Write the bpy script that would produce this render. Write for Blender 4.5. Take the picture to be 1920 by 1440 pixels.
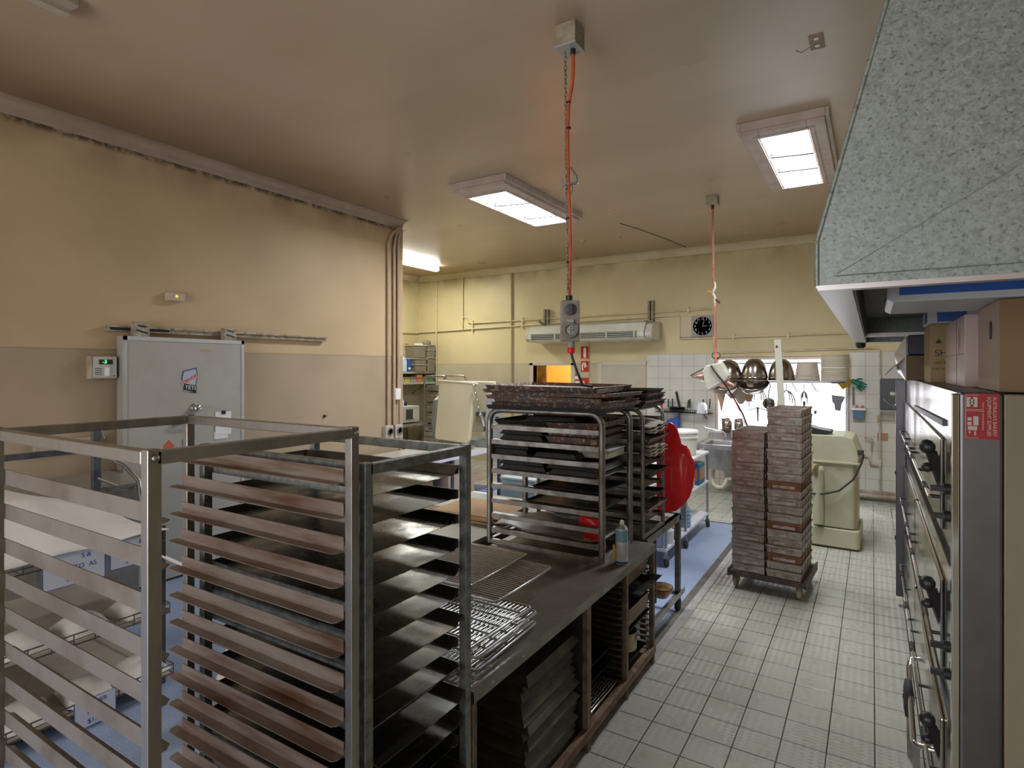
import bpy, bmesh, math, random
from mathutils import Vector, Matrix, Euler
random.seed(7)
PI=math.pi
sc=bpy.context.scene
for o in list(bpy.data.objects): bpy.data.objects.remove(o)
col=sc.collection
# ---------------- camera, world, lights, exposure ----------------
cd=bpy.data.cameras.new('camera'); cam=bpy.data.objects.new('camera',cd); col.objects.link(cam)
cd.sensor_fit='HORIZONTAL'; cd.sensor_width=36; cd.lens=36*1090/1920
cam.location=(0,0,1.9); cam.rotation_euler=(math.radians(90),0,math.radians(31.8))
cd.shift_y=(690-720)/1920
cd.clip_start=0.05; cd.clip_end=100
sc.camera=cam
sc.view_settings.view_transform='Standard'; sc.view_settings.look='None'
sc.view_settings.gamma=1; sc.view_settings.use_curve_mapping=False
sc.view_settings.exposure=0.40
w=bpy.data.worlds.new('world'); sc.world=w; w.use_nodes=True
bg=w.node_tree.nodes['Background']; bg.inputs[0].default_value=(0.92,0.92,1,1); bg.inputs[1].default_value=2.7
def area(name,loc,rot,sx,sy,power,color=(1,1,1),spread=180):
    l=bpy.data.lights.new(name,'AREA'); l.shape='RECTANGLE'; l.size=sx; l.size_y=sy; l.energy=power; l.color=color
    l.spread=math.radians(spread)
    o=bpy.data.objects.new(name,l); o.location=loc; o.rotation_euler=rot; col.objects.link(o); return o
R=math.radians
# daylight entering by the rear window
area('window_daylight',(-1.25,11.0,3.35),(R(-52),0,0),3.4,1.8,300,(0.88,0.92,1.0))
# soft fill lamp added behind the camera to lift the foreground
area('front_fill',(-2.4,-3.35,1.75),(R(90),0,0),3.4,2.2,62,(1.0,0.93,0.84))
# skylight shafts
area('skylight_daylight',(-0.60,5.95,3.855),(0,0,0),0.3,1.4,62,(0.92,0.95,1.0))
area('skylight_daylight',(-3.59,6.0,3.855),(0,0,0),0.4,1.4,74,(0.95,0.96,1.0))
# storeroom lamp beyond the doorway
lp=bpy.data.lights.new('storeroom_lamp','POINT'); lp.energy=60; lp.color=(1.0,0.62,0.25); lp.shadow_soft_size=.12
lo=bpy.data.objects.new('storeroom_lamp',lp); lo.location=(-5.2,11.2,2.3); col.objects.link(lo)

# ---------------- helpers ----------------
MATS={}
def lin(c): return tuple(((x/255)/12.92 if x/255<=.04045 else ((x/255+.055)/1.055)**2.4) for x in c)
def mat(name,c1,rough=.5,metal=0.0,c2=None,scale=8,lo=.4,hi=.65,c3=None,scale3=2.5,lo3=.5,hi3=.7,bump=0,bscale=60,spec=.5,rnd=0,stretch=(1,1,1),r2=None,alpha=None,trans=0,ior=1.45,emit=None,es=0,aniso=None,world=False):
    if name in MATS: return MATS[name]
    m=bpy.data.materials.new(name); MATS[name]=m; m.use_nodes=True; nt=m.node_tree; N=nt.nodes; L=nt.links
    b=N['Principled BSDF']; b.inputs['Roughness'].default_value=rough; b.inputs['Metallic'].default_value=metal
    b.inputs['Specular IOR Level'].default_value=spec
    b.inputs['Base Color'].default_value=(*c1,1)
    if trans: b.inputs['Transmission Weight'].default_value=trans; b.inputs['IOR'].default_value=ior
    if alpha is not None: b.inputs['Alpha'].default_value=alpha
    if emit: b.inputs['Emission Color'].default_value=(*emit,1); b.inputs['Emission Strength'].default_value=es
    tc=N.new('ShaderNodeTexCoord'); mp=N.new('ShaderNodeMapping'); mp.inputs['Scale'].default_value=stretch
    L.new(tc.outputs['Object'],mp.inputs[0])
    vec=mp.outputs[0]
    if rnd:
        oi=N.new('ShaderNodeObjectInfo'); va=N.new('ShaderNodeVectorMath'); va.operation='ADD'
        cm=N.new('ShaderNodeCombineXYZ'); mm=N.new('ShaderNodeMath'); mm.operation='MULTIPLY'; mm.inputs[1].default_value=53
        L.new(oi.outputs['Random'],mm.inputs[0])
        for k in range(3): L.new(mm.outputs[0],cm.inputs[k])
        L.new(vec,va.inputs[0]); L.new(cm.outputs[0],va.inputs[1]); vec=va.outputs[0]
    cur=None
    def layer(cur,cB,scale,lo,hi):
        n=N.new('ShaderNodeTexNoise'); n.inputs['Scale'].default_value=scale; n.inputs['Detail'].default_value=6; n.inputs['Roughness'].default_value=.62
        L.new(vec,n.inputs['Vector'])
        r=N.new('ShaderNodeMapRange'); r.inputs[1].default_value=lo; r.inputs[2].default_value=hi
        L.new(n.outputs[0],r.inputs[0])
        x=N.new('ShaderNodeMix'); x.data_type='RGBA'; L.new(r.outputs[0],x.inputs[0])
        if cur is None: x.inputs[6].default_value=(*c1,1)
        else: L.new(cur,x.inputs[6])
        x.inputs[7].default_value=(*cB,1)
        return x.outputs[2],r.outputs[0]
    if c2:
        cur,fac=layer(None,c2,scale,lo,hi)
        if r2 is not None:
            rr=N.new('ShaderNodeMapRange'); rr.inputs[3].default_value=rough; rr.inputs[4].default_value=r2
            L.new(fac,rr.inputs[0]); L.new(rr.outputs[0],b.inputs['Roughness'])
    if c3: cur,_=layer(cur,c3,scale3,lo3,hi3)
    if cur is not None: L.new(cur,b.inputs['Base Color'])
    if bump:
        n=N.new('ShaderNodeTexNoise'); n.inputs['Scale'].default_value=bscale; n.inputs['Detail'].default_value=4
        L.new(vec,n.inputs['Vector']); bp=N.new('ShaderNodeBump'); bp.inputs['Strength'].default_value=bump; bp.inputs['Distance'].default_value=.01
        L.new(n.outputs[0],bp.inputs['Height']); L.new(bp.outputs[0],b.inputs['Normal'])
    return m

class MB:
    def __init__(s): s.v=[]; s.f=[]; s.sm=[]
    def add(s,vs,fs,sm=False,M=None):
        o=len(s.v)
        for v in vs:
            v=Vector(v)
            if M is not None: v=M@v
            s.v.append(v)
        for f in fs: s.f.append([i+o for i in f]); s.sm.append(sm)
        return s
    def box(s,x0,x1,y0,y1,z0,z1,M=None):
        if x0>x1:x0,x1=x1,x0
        if y0>y1:y0,y1=y1,y0
        if z0>z1:z0,z1=z1,z0
        return s.add([(x0,y0,z0),(x1,y0,z0),(x1,y1,z0),(x0,y1,z0),(x0,y0,z1),(x1,y0,z1),(x1,y1,z1),(x0,y1,z1)],
          [(0,3,2,1),(4,5,6,7),(0,1,5,4),(1,2,6,5),(2,3,7,6),(3,0,4,7)],False,M)
    def cbox(s,c,d,rot=(0,0,0)):
        M=Matrix.Translation(c)@Euler(rot).to_matrix().to_4x4()
        return s.box(-d[0]/2,d[0]/2,-d[1]/2,d[1]/2,-d[2]/2,d[2]/2,M)
    def bar(s,p,q,w,h=None,up=(0,0,1)):
        h=h or w; p=Vector(p);q=Vector(q);d=q-p;l=d.length; z=d.normalized(); u=Vector(up)
        if abs(z.dot(u))>.99: u=Vector((1,0,0))
        x=z.cross(u).normalized(); y=x.cross(z).normalized()   # x sideways, y 'up'
        M=Matrix((x,y,z)).transposed().to_4x4(); M.translation=p
        return s.box(-w/2,w/2,-h/2,h/2,0,l,M)
    def tube(s,path,r,n=8,closed=False,caps=True):
        P=[Vector(p) for p in path]; k=len(P); rings=[]; prev=None
        rr=r if isinstance(r,(list,tuple)) else [r]*k
        for i in range(k):
            if closed: d=(P[(i+1)%k]-P[i-1])
            else: d=P[min(i+1,k-1)]-P[max(i-1,0)]
            if d.length<1e-9: d=Vector((0,0,1))
            d.normalize()
            if prev is None:
                a=Vector((0,0,1)) if abs(d.z)<.9 else Vector((1,0,0)); x=d.cross(a).normalized()
            else:
                x=(prev-d*prev.dot(d))
                x=x.normalized() if x.length>1e-6 else d.orthogonal().normalized()
            prev=x; y=d.cross(x)
            rings.append([P[i]+(x*math.cos(2*PI*j/n)+y*math.sin(2*PI*j/n))*rr[i] for j in range(n)])
        vs=[v for g in rings for v in g]; fs=[]
        m=k if closed else k-1
        for i in range(m):
            for j in range(n):
                a=i*n+j;b=i*n+(j+1)%n;c=((i+1)%k)*n+(j+1)%n;e=((i+1)%k)*n+j
                fs.append((a,b,c,e))
        s.add(vs,fs,True)
        if caps and not closed:
            s.add(rings[0],[tuple(range(n))[::-1]]); s.add(rings[-1],[tuple(range(n))])
        return s
    def cyl(s,p,q,r,r2=None,n=20): return s.tube([p,q],[r,r if r2 is None else r2],n)
    def lathe(s,prof,c=(0,0,0),n=28,M=None,cap=True):
        c=Vector(c); vs=[];fs=[]
        for (r,z) in prof:
            for j in range(n):
                a=2*PI*j/n; vs.append(c+Vector((r*math.cos(a),r*math.sin(a),z)))
        k=len(prof)
        for i in range(k-1):
            for j in range(n): fs.append((i*n+j,i*n+(j+1)%n,(i+1)*n+(j+1)%n,(i+1)*n+j))
        s.add(vs,fs,True,M)
        if cap:
            if prof[0][0]>1e-4: s.add(vs[:n],[tuple(range(n))[::-1]],False,M)
            if prof[-1][0]>1e-4: s.add(vs[-n:],[tuple(range(n))],False,M)
        return s
    def prism(s,poly,p0,ax,h,ux,uy):
        """poly in (u,v) plane spanned by ux,uy at p0, extruded by h along ax"""
        p0=Vector(p0);ax=Vector(ax);ux=Vector(ux);uy=Vector(uy)
        a=[p0+ux*u+uy*v for u,v in poly]; b=[v+ax*h for v in a]; n=len(a)
        return s.add(a+b,[tuple(range(n))[::-1],tuple(range(n,2*n))]+[(i,(i+1)%n,n+(i+1)%n,n+i) for i in range(n)])
    def grid(s,fn,nu,nv,sm=True):
        vs=[fn(i/nu,j/nv) for i in range(nu+1) for j in range(nv+1)]
        fs=[(i*(nv+1)+j,(i+1)*(nv+1)+j,(i+1)*(nv+1)+j+1,i*(nv+1)+j+1) for i in range(nu) for j in range(nv)]
        return s.add(vs,fs,sm)
    def mesh(s,name,m):
        me=bpy.data.meshes.new(name); me.from_pydata([tuple(v) for v in s.v],[],s.f)
        for i,p in enumerate(me.polygons): p.use_smooth=s.sm[i]
        bm=bmesh.new(); bm.from_mesh(me); bmesh.ops.recalc_face_normals(bm,faces=bm.faces); bm.to_mesh(me); bm.free()
        if m: me.materials.append(m)
        return me
    def build(s,name,m,parent=None,loc=None,rot=None,bev=0,solid=0,soff=0):
        o=bpy.data.objects.new(name,s.mesh(name,m)); col.objects.link(o)
        if parent: o.parent=parent
        if loc is not None: o.location=loc
        if rot is not None: o.rotation_euler=rot
        if solid:
            q=o.modifiers.new('solid','SOLIDIFY'); q.thickness=solid; q.offset=soff
        if bev:
            q=o.modifiers.new('bevel','BEVEL'); q.width=bev; q.segments=2; q.limit_method='ANGLE'; q.angle_limit=R(40)
        return o
def tag(o,label=None,cat=None,group=None,kind=None):
    if label:o['label']=label
    if cat:o['category']=cat
    if group:o['group']=group
    if kind:o['kind']=kind
    return o
def thing(name,label,cat,loc=(0,0,0),rz=0,group=None):
    o=bpy.data.objects.new(name,None); o.empty_display_size=.05; col.objects.link(o); o.location=loc; o.rotation_euler=(0,0,rz)
    return tag(o,label,cat,group)
def struct(o): o['kind']='structure'; return o
def solo(mb,name,m,label,cat,loc=None,rot=None,group=None,**k):
    return tag(mb.build(name,m,None,loc,rot,**k),label,cat,group)
def dup(root,loc=None,rz=None,label=None,group=None,rot=None):
    ch=[c for c in bpy.data.objects if c.parent==root]
    r=root.copy(); col.objects.link(r)
    if loc is not None:r.location=loc
    if rz is not None:r.rotation_euler=(0,0,rz)
    if rot is not None:r.rotation_euler=rot
    if label:r['label']=label
    if group:r['group']=group
    for c in ch:
        d=c.copy(); col.objects.link(d); d.parent=r
        for g in [x for x in bpy.data.objects if x.parent==c]:
            e=g.copy(); col.objects.link(e); e.parent=d
    return r
def text(body,size,m,parent,loc,rot,depth=.0006,name='lettering',align='CENTER',sx=1):
    cu=bpy.data.curves.new('t','FONT'); cu.body=body; cu.size=size; cu.extrude=depth; cu.align_x=align; cu.align_y='CENTER'
    t=bpy.data.objects.new('t',cu); col.objects.link(t); dg=bpy.context.evaluated_depsgraph_get()
    me=bpy.data.meshes.new_from_object(t.evaluated_get(dg)); bpy.data.objects.remove(t); bpy.data.curves.remove(cu)
    me.name=name; me.materials.clear(); me.materials.append(m)
    o=bpy.data.objects.new(name,me); col.objects.link(o); o.parent=parent; o.location=loc; o.rotation_euler=rot; o.scale=(sx,1,1)
    return o
def split(o):
    """give each separate piece of a mesh an object of its own"""
    bm=bmesh.new(); bm.from_mesh(o.data); bm.verts.ensure_lookup_table()
    seen=set(); isl=[]
    for v in bm.verts:
        if v.index in seen: continue
        st=[v]; g=[]; seen.add(v.index)
        while st:
            a=st.pop(); g.append(a.index)
            for e in a.link_edges:
                b=e.other_vert(a)
                if b.index not in seen: seen.add(b.index); st.append(b)
        isl.append(set(g))
    bm.free()
    if len(isl)<2: return
    src=o.data
    for k,g in enumerate(isl):
        bm=bmesh.new(); bm.from_mesh(src); bm.verts.ensure_lookup_table()
        bmesh.ops.delete(bm,geom=[v for v in bm.verts if v.index not in g],context='VERTS')
        me=bpy.data.meshes.new(o.name); bm.to_mesh(me); bm.free()
        for m in src.materials: me.materials.append(m)
        if k==0: o.data=me
        else: q=o.copy(); q.data=me; col.objects.link(q)
ORD=['first','second','third','fourth','fifth','sixth','seventh','eighth','ninth','tenth','eleventh','twelfth','thirteenth','fourteenth','fifteenth','sixteenth','seventeenth','eighteenth','nineteenth','twentieth','twenty-first','twenty-second','twenty-third']

# ---------------- materials ----------------
steel=mat('stainless_steel',(.46,.46,.46),.32,1,c2=(.30,.28,.26),scale=6,stretch=(1,1,.3),r2=.45,rnd=1)
dsteel=mat('worn_steel',(.40,.385,.37),.38,1,c2=(.24,.22,.20),scale=9,r2=.6,rnd=1)
galv=mat('galvanised_rack_steel',(.30,.32,.31),.45,.9,c2=(.17,.18,.175),scale=30,r2=.6,rnd=1)
rust=mat('rusty_rail_steel',(.33,.28,.25),.5,.6,c2=(.15,.075,.04),scale=7,lo=.40,hi=.66,c3=(.40,.36,.32),scale3=3,lo3=.55,hi3=.75,stretch=(.35,1,3),rnd=1)
greyrail=mat('dull_grey_rail',(.27,.245,.225),.5,.7,c2=(.18,.145,.12),scale=5,lo=.45,hi=.7,rnd=1)
brownframe=mat('grimy_brown_frame',(.17,.13,.10),.6,.5,c2=(.28,.2,.14),scale=20,c3=(.06,.05,.045),scale3=6,rnd=1)
chrome=mat('chrome',(.75,.75,.75),.12,1)
traym=mat('dark_tray_steel',(.17,.175,.17),.22,.9,c2=(.07,.07,.062),scale=4,lo=.4,hi=.62,c3=(.20,.17,.10),scale3=3,lo3=.5,hi3=.75,r2=.42,rnd=1)
blacktin=mat('black_tin',(.035,.035,.038),.45,.3,c2=(.055,.055,.06),scale=30,rnd=1)
crusty=mat('crusty_tray',(.15,.125,.125),.42,.45,c2=(.22,.115,.085),scale=6,lo=.45,hi=.62,c3=(.55,.42,.30),scale3=38,lo3=.53,hi3=.62,rnd=1)
tinm=mat('bread_tin_steel',(.36,.31,.28),.42,.5,c2=(.23,.155,.12),scale=9,lo=.45,hi=.65,c3=(.42,.41,.38),scale3=5,lo3=.52,hi3=.62,rnd=1)
tinrust=mat('bread_tin_rusty',(.30,.13,.06),.6,.35,c2=(.12,.06,.035),scale=9,rnd=1)
black=mat('black_plastic',(.02,.02,.022),.4)
rubber=mat('rubber',(.03,.03,.03),.7)
white=mat('white_plastic',(.78,.79,.80),.4)
cream=mat('cream_enamel',(.50,.50,.36),.35,0,c2=(.44,.43,.30),scale=4)
creamplastic=mat('cream_plastic',(.60,.54,.40),.45)
greypl=mat('grey_plastic',(.36,.33,.31),.5)
redpl=mat('red_plastic',(.85,.02,.03),.25)
bluepl=mat('blue_plastic',(.02,.10,.42),.4)
card=mat('cardboard',(.44,.29,.15),.8,0,c2=(.38,.24,.12),scale=3)
cardp=mat('pale_cardboard',(.42,.32,.255),.75,0,c2=(.38,.28,.22),scale=3)
cardd=mat('brown_cardboard',(.24,.155,.085),.85)
paper=mat('white_paper',(.80,.79,.78),.8,c2=(.74,.73,.72),scale=5)
cloth=mat('pale_cloth',(.42,.38,.31),.9,c2=(.30,.26,.2),scale=12,bump=.4,bscale=40)
redink=mat('red_print',(.55,.02,.02),.5)
whiteink=mat('white_print',(.85,.84,.80),.5)
blueink=mat('blue_print',(.02,.09,.33),.5)
blackink=mat('black_print',(.012,.012,.014),.5)
wood=mat('wood',(.42,.27,.13),.6,c2=(.3,.18,.09),scale=10,stretch=(1,1,.15))
orangecord=mat('orange_cord',(.62,.12,.035),.5,c2=(.45,.09,.03),scale=12)
wtop=mat('pale_bench_top',(.62,.60,.55),.3,.2,c2=(.5,.48,.43),scale=3)

def nodes(m): return m.node_tree.nodes,m.node_tree.links,m.node_tree.nodes['Principled BSDF']
# ---------------- surface materials with patterns ----------------
def mth(N,L,op,a,b=None,c=None):
    n=N.new('ShaderNodeMath'); n.operation=op
    for i,v in enumerate((a,b,c)):
        if v is None: continue
        if isinstance(v,(int,float)): n.inputs[i].default_value=v
        else: L.new(v,n.inputs[i])
    return n.outputs[0]
def mixc(N,L,f,a,b):
    x=N.new('ShaderNodeMix'); x.data_type='RGBA'
    if isinstance(f,(int,float)): x.inputs[0].default_value=f
    else: L.new(f,x.inputs[0])
    for k,v in ((6,a),(7,b)):
        if isinstance(v,tuple): x.inputs[k].default_value=(*v,1)
        else: L.new(v,x.inputs[k])
    return x.outputs[2]
def base(name,rough=.5,spec=.5,metal=0):
    m=bpy.data.materials.new(name); m.use_nodes=True; N,L,b=nodes(m)
    b.inputs['Roughness'].default_value=rough; b.inputs['Specular IOR Level'].default_value=spec; b.inputs['Metallic'].default_value=metal
    tc=N.new('ShaderNodeTexCoord'); sp=N.new('ShaderNodeSeparateXYZ'); L.new(tc.outputs['Object'],sp.inputs[0])
    return m,N,L,b,tc,sp
def noise(N,L,tc,scale,detail=5,lo=0,hi=1,st=(1,1,1),dist=0):
    mp=N.new('ShaderNodeMapping'); mp.inputs['Scale'].default_value=st; L.new(tc.outputs['Object'],mp.inputs[0])
    n=N.new('ShaderNodeTexNoise'); n.inputs['Scale'].default_value=scale; n.inputs['Detail'].default_value=detail; n.inputs['Distortion'].default_value=dist; L.new(mp.outputs[0],n.inputs[0])
    r=N.new('ShaderNodeMapRange'); r.inputs[1].default_value=lo; r.inputs[2].default_value=hi; L.new(n.outputs[0],r.inputs[0]); return r.outputs[0]
def bump(N,L,b,h,s=.3,d=.005):
    bp=N.new('ShaderNodeBump'); bp.inputs['Strength'].default_value=s; bp.inputs['Distance'].default_value=d
    L.new(h,bp.inputs['Height']); L.new(bp.outputs[0],b.inputs['Normal'])
def rng(N,L,v,a,b,c=0,d=1):
    r=N.new('ShaderNodeMapRange'); L.new(v,r.inputs[0])
    for i,x in enumerate((a,b,c,d)): r.inputs[i+1].default_value=x
    return r.outputs[0]
TS=0.2033
def grid_mask(N,L,u,v,s,ou,ov,g):
    fu=mth(N,L,'FRACT',mth(N,L,'DIVIDE',mth(N,L,'SUBTRACT',u,ou),s)); fv=mth(N,L,'FRACT',mth(N,L,'DIVIDE',mth(N,L,'SUBTRACT',v,ov),s))
    du=mth(N,L,'ABSOLUTE',mth(N,L,'SUBTRACT',fu,.5)); dv=mth(N,L,'ABSOLUTE',mth(N,L,'SUBTRACT',fv,.5))
    mx=mth(N,L,'MAXIMUM',du,dv); return rng(N,L,mx,.5-g*1.3,.5-g*.7),fu,fv
# floor tiles
m,N,L,b,tc,sp=base('floor_tiles',.35)
msk,fu,fv=grid_mask(N,L,sp.outputs[0],sp.outputs[1],TS,.010,3.055,.016)
c=mixc(N,L,noise(N,L,tc,2.2,6,.35,.7),(.47,.48,.42),(.40,.41,.355))
c=mixc(N,L,noise(N,L,tc,14,6,.58,.8),c,(.34,.30,.23))
du=mth(N,L,'SUBTRACT',mth(N,L,'FRACT',mth(N,L,'MULTIPLY',fu,5)),.5); dv=mth(N,L,'SUBTRACT',mth(N,L,'FRACT',mth(N,L,'MULTIPLY',fv,7)),.5)
rad=mth(N,L,'SQRT',mth(N,L,'ADD',mth(N,L,'MULTIPLY',du,du),mth(N,L,'MULTIPLY',mth(N,L,'MULTIPLY',dv,dv),.8)))
dots=rng(N,L,rad,.34,.26)
dm=mth(N,L,'MULTIPLY',dots,noise(N,L,tc,1.3,3,.40,.5,(1,.45,1)))
c=mixc(N,L,mth(N,L,'MULTIPLY',dm,.55),c,(.25,.235,.19))
c=mixc(N,L,msk,c,(.05,.042,.032))
L.new(c,b.inputs['Base Color'])
L.new(mth(N,L,'ADD',mth(N,L,'MULTIPLY',dm,.25),mth(N,L,'ADD',noise(N,L,tc,3,4,.3,.8),.0)),b.inputs['Roughness'])
rr=mth(N,L,'MULTIPLY_ADD',noise(N,L,tc,3,4,.3,.8),.22,.2); rr=mth(N,L,'ADD',rr,mth(N,L,'MULTIPLY',dm,.3)); L.new(rr,b.inputs['Roughness'])
bump(N,L,b,mth(N,L,'SUBTRACT',mth(N,L,'MULTIPLY',dm,.4),msk),.35,.003); floor_tiles=m
# white wall tiles (XZ)
m,N,L,b,tc,sp=base('white_wall_tiles',.18)
msk,fu,fv=grid_mask(N,L,sp.outputs[0],sp.outputs[2],TS,-3.34,2.13,.012)
c=mixc(N,L,noise(N,L,tc,2,4,.4,.7),(.66,.65,.60),(.58,.57,.51)); c=mixc(N,L,msk,c,(.30,.28,.24))
L.new(c,b.inputs['Base Color']); bump(N,L,b,mth(N,L,'SUBTRACT',1,msk),.3,.002); wall_tiles=m
# painted walls: cream above, taupe dado below
def wallpaint(name,band,up,lowc,grime_top=3.86):
    m,N,L,b,tc,sp=base(name,.5,.35)
    z=sp.outputs[2]
    up1=mixc(N,L,noise(N,L,tc,1.1,5,.4,.7),up,tuple(x*.86 for x in up))
    lo1=mixc(N,L,noise(N,L,tc,1.5,5,.4,.7),lowc,tuple(x*.88 for x in lowc))
    c=mixc(N,L,rng(N,L,z,band+.004,band-.004),up1,lo1)
    g=mth(N,L,'MULTIPLY',rng(N,L,z,grime_top-.30,grime_top),noise(N,L,tc,2.6,6,.38,.6,(1,1,.5)))
    c=mixc(N,L,mth(N,L,'MULTIPLY',g,.6),c,(.22,.14,.075))
    line=mth(N,L,'MULTIPLY',rng(N,L,mth(N,L,'ABSOLUTE',mth(N,L,'SUBTRACT',z,band)),.008,.003),.35)
    c=mixc(N,L,line,c,(.12,.08,.05))
    g2=mth(N,L,'MULTIPLY',rng(N,L,z,grime_top-.05,grime_top-.01),noise(N,L,tc,16,6,.35,.55))
    c=mixc(N,L,mth(N,L,'MULTIPLY',g2,.85),c,(.05,.035,.025))
    L.new(c,b.inputs['Base Color']); bump(N,L,b,noise(N,L,tc,90,3),.06,.003); return m
CW=(.60,.50,.315); TP=(.42,.345,.255)
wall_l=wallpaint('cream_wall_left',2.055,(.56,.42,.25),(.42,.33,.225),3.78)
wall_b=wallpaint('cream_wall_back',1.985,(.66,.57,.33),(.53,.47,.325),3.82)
# ceiling
m,N,L,b,tc,sp=base('ceiling_paint',.33,.8)
x,y=sp.outputs[0],sp.outputs[1]
c=mixc(N,L,noise(N,L,tc,.7,2,.25,.75,(1,.5,1)),(.52,.40,.28),(.46,.345,.225))
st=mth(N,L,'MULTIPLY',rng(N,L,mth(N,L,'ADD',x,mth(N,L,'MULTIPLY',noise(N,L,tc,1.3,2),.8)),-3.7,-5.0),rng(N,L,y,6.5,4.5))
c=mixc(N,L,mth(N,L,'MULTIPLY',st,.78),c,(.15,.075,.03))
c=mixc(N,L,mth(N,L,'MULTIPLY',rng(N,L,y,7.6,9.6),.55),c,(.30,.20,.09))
c=mixc(N,L,mth(N,L,'MULTIPLY',noise(N,L,tc,1.1,2,.45,.8,(.4,1.2,1)),.35),c,(.26,.18,.11))
L.new(c,b.inputs['Base Color'])
h=noise(N,L,tc,1.0,1,0,1,(.5,1,1)); bump(N,L,b,h,.07,.03)
L.new(mth(N,L,'MULTIPLY_ADD',noise(N,L,tc,1.5,1,.2,.8),.10,.26),b.inputs['Roughness']); ceil_m=m
# blue vinyl
m,N,L,b,tc,sp=base('blue_speckled_vinyl',.4)
c=mixc(N,L,noise(N,L,tc,160,2,.45,.62),(.25,.33,.50),(.36,.44,.60)); c=mixc(N,L,noise(N,L,tc,2,5,.5,.8),c,(.17,.22,.36)); L.new(c,b.inputs['Base Color']); vinyl=m
# galvanised hood sheet with spangle
m,N,L,b,tc,sp=base('galvanised_sheet',.5,.5,.55)
vo=N.new('ShaderNodeTexVoronoi'); vo.inputs['Scale'].default_value=190; L.new(tc.outputs['Object'],vo.inputs[0])
sv=N.new('ShaderNodeSeparateColor'); L.new(vo.outputs['Color'],sv.inputs[0])
vo2=N.new('ShaderNodeTexVoronoi'); vo2.inputs['Scale'].default_value=75; L.new(tc.outputs['Object'],vo2.inputs[0])
s2=N.new('ShaderNodeSeparateColor'); L.new(vo2.outputs['Color'],s2.inputs[0])
k=mth(N,L,'ADD',mth(N,L,'MULTIPLY',sv.outputs[0],.6),mth(N,L,'MULTIPLY',s2.outputs[0],.4))
c=mixc(N,L,k,(.21,.25,.245),(.36,.41,.40)); c=mixc(N,L,noise(N,L,tc,110,3,.58,.68),c,(.17,.19,.18))
L.new(c,b.inputs['Base Color']); L.new(mth(N,L,'MULTIPLY_ADD',k,.2,.4),b.inputs['Roughness']); galvsheet=m

# ---------------- the room ----------------
def sbox(name,m,*bs,bev=0):
    mb=MB()
    for q in bs: mb.box(*q)
    return struct(mb.build(name,m,bev=bev))
XL=-5.47; YB=9.85; ZC=3.9
sbox('floor',floor_tiles,(-1.24,1.75,-3.2,YB,-.1,0),(-8.7,-1.24,7.4,YB,-.1,0))
sbox('floor',vinyl,(-8.7,-1.24,-3.2,7.4,-.1,0.001))
sbox('trim_1',mat('pale_metal_edge_strip',(.50,.49,.47),.4,.2,c2=(.35,.33,.31),scale=12),(-1.252,-1.19,-3.2,7.4,0,.006))
sbox('trim_2',mat('dark_floor_joint',(.09,.085,.075),.7,c2=(.16,.14,.12),scale=8),(-1.315,-1.252,-3.2,7.4,0,.003),(-3.5,-1.19,7.4,7.43,0,.005))
sbox('ceiling',ceil_m,(-8.7,1.75,-3.6,YB+.15,ZC,ZC+.12))
sbox('wall_left',wall_l,(XL-.16,XL,-3.6,5.93,0,ZC))
sbox('wall_alcove_near',wall_b,(-8.7,XL-.16,5.80,5.93,0,ZC))
sbox('wall_alcove_left',wall_b,(-8.7,-8.54,5.93,YB,0,ZC))
# back wall with doorway, door recess and window opening
sbox('wall_back',wall_b,(-8.7,-5.62,YB,YB+.15,0,ZC),(-5.62,-4.80,YB,YB+.15,1.95,ZC),(-4.80,-2.20,YB,YB+.15,0,ZC),
     (-2.20,-.29,YB,YB+.15,0,.87),(-2.20,-.29,YB,YB+.15,2.08,ZC),(-.29,1.75,YB,YB+.15,0,ZC))
T=YB-.008
sbox('wall_back_tiles',wall_tiles,(-3.34,-2.2,T,YB,0,2.13),(-2.2,-.29,T,YB,0,.87),(-.29,1.6,T,YB,0,2.13))
sbox('wall_right',wall_b,(1.6,1.75,-3.6,YB,0,ZC))
# wall behind the camera, its wide opening made up to hold the fill lamp
sbox('wall_near',wall_b,(-5.47,-4.2,-3.4,-3.25,0,ZC),(-.6,1.6,-3.4,-3.25,0,ZC),(-4.2,-.6,-3.4,-3.25,0,.6),(-4.2,-.6,-3.4,-3.25,2.9,ZC))
sbox('wall_storeroom',mat('storeroom_wall',(.85,.60,.30),.7),(-6.6,-4.2,12.2,12.3,0,3),(-6.7,-6.6,YB+.15,12.3,0,3),(-4.2,-4.1,YB+.15,12.3,0,3),(-6.7,-4.1,YB+.15,12.3,3,3.1),(-6.7,-4.1,YB+.15,12.3,-.1,0))
# cornices (cove profile)
covem=mat('cornice_paint',(.36,.27,.205),.4,c2=(.30,.21,.15),scale=3)
def cove(name,p0,ax,h,inw,m=covem,s=.11):
    pr=[(0,0),(0,-s)]+[(.012+ (s-.012)*(1-math.cos(a)), -s+(s-.012)*math.sin(a)) for a in [PI/2*i/6 for i in range(1,6)]]+[(s,-.012),(s,0)]
    return struct(MB().prism(pr,p0,ax,h,inw,(0,0,1)).build(name,m))
cove('trim_3',(XL,-3.3,ZC),(0,1,0),9.26,(1,0,0))
cove('trim_4',(-8.54,YB,ZC),(1,0,0),10.1,(0,-1,0),mat('cornice_paint_yellow',(.58,.50,.32),.45,c2=(.5,.41,.25),scale=3))
cove('trim_5',(-8.54,5.93,ZC),(0,1,0),3.9,(1,0,0),MATS['cornice_paint_yellow'])
# left wall end nib
sbox('trim_6',wall_l,(XL-.16,XL+.02,5.9,5.96,0,3.79))
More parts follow.
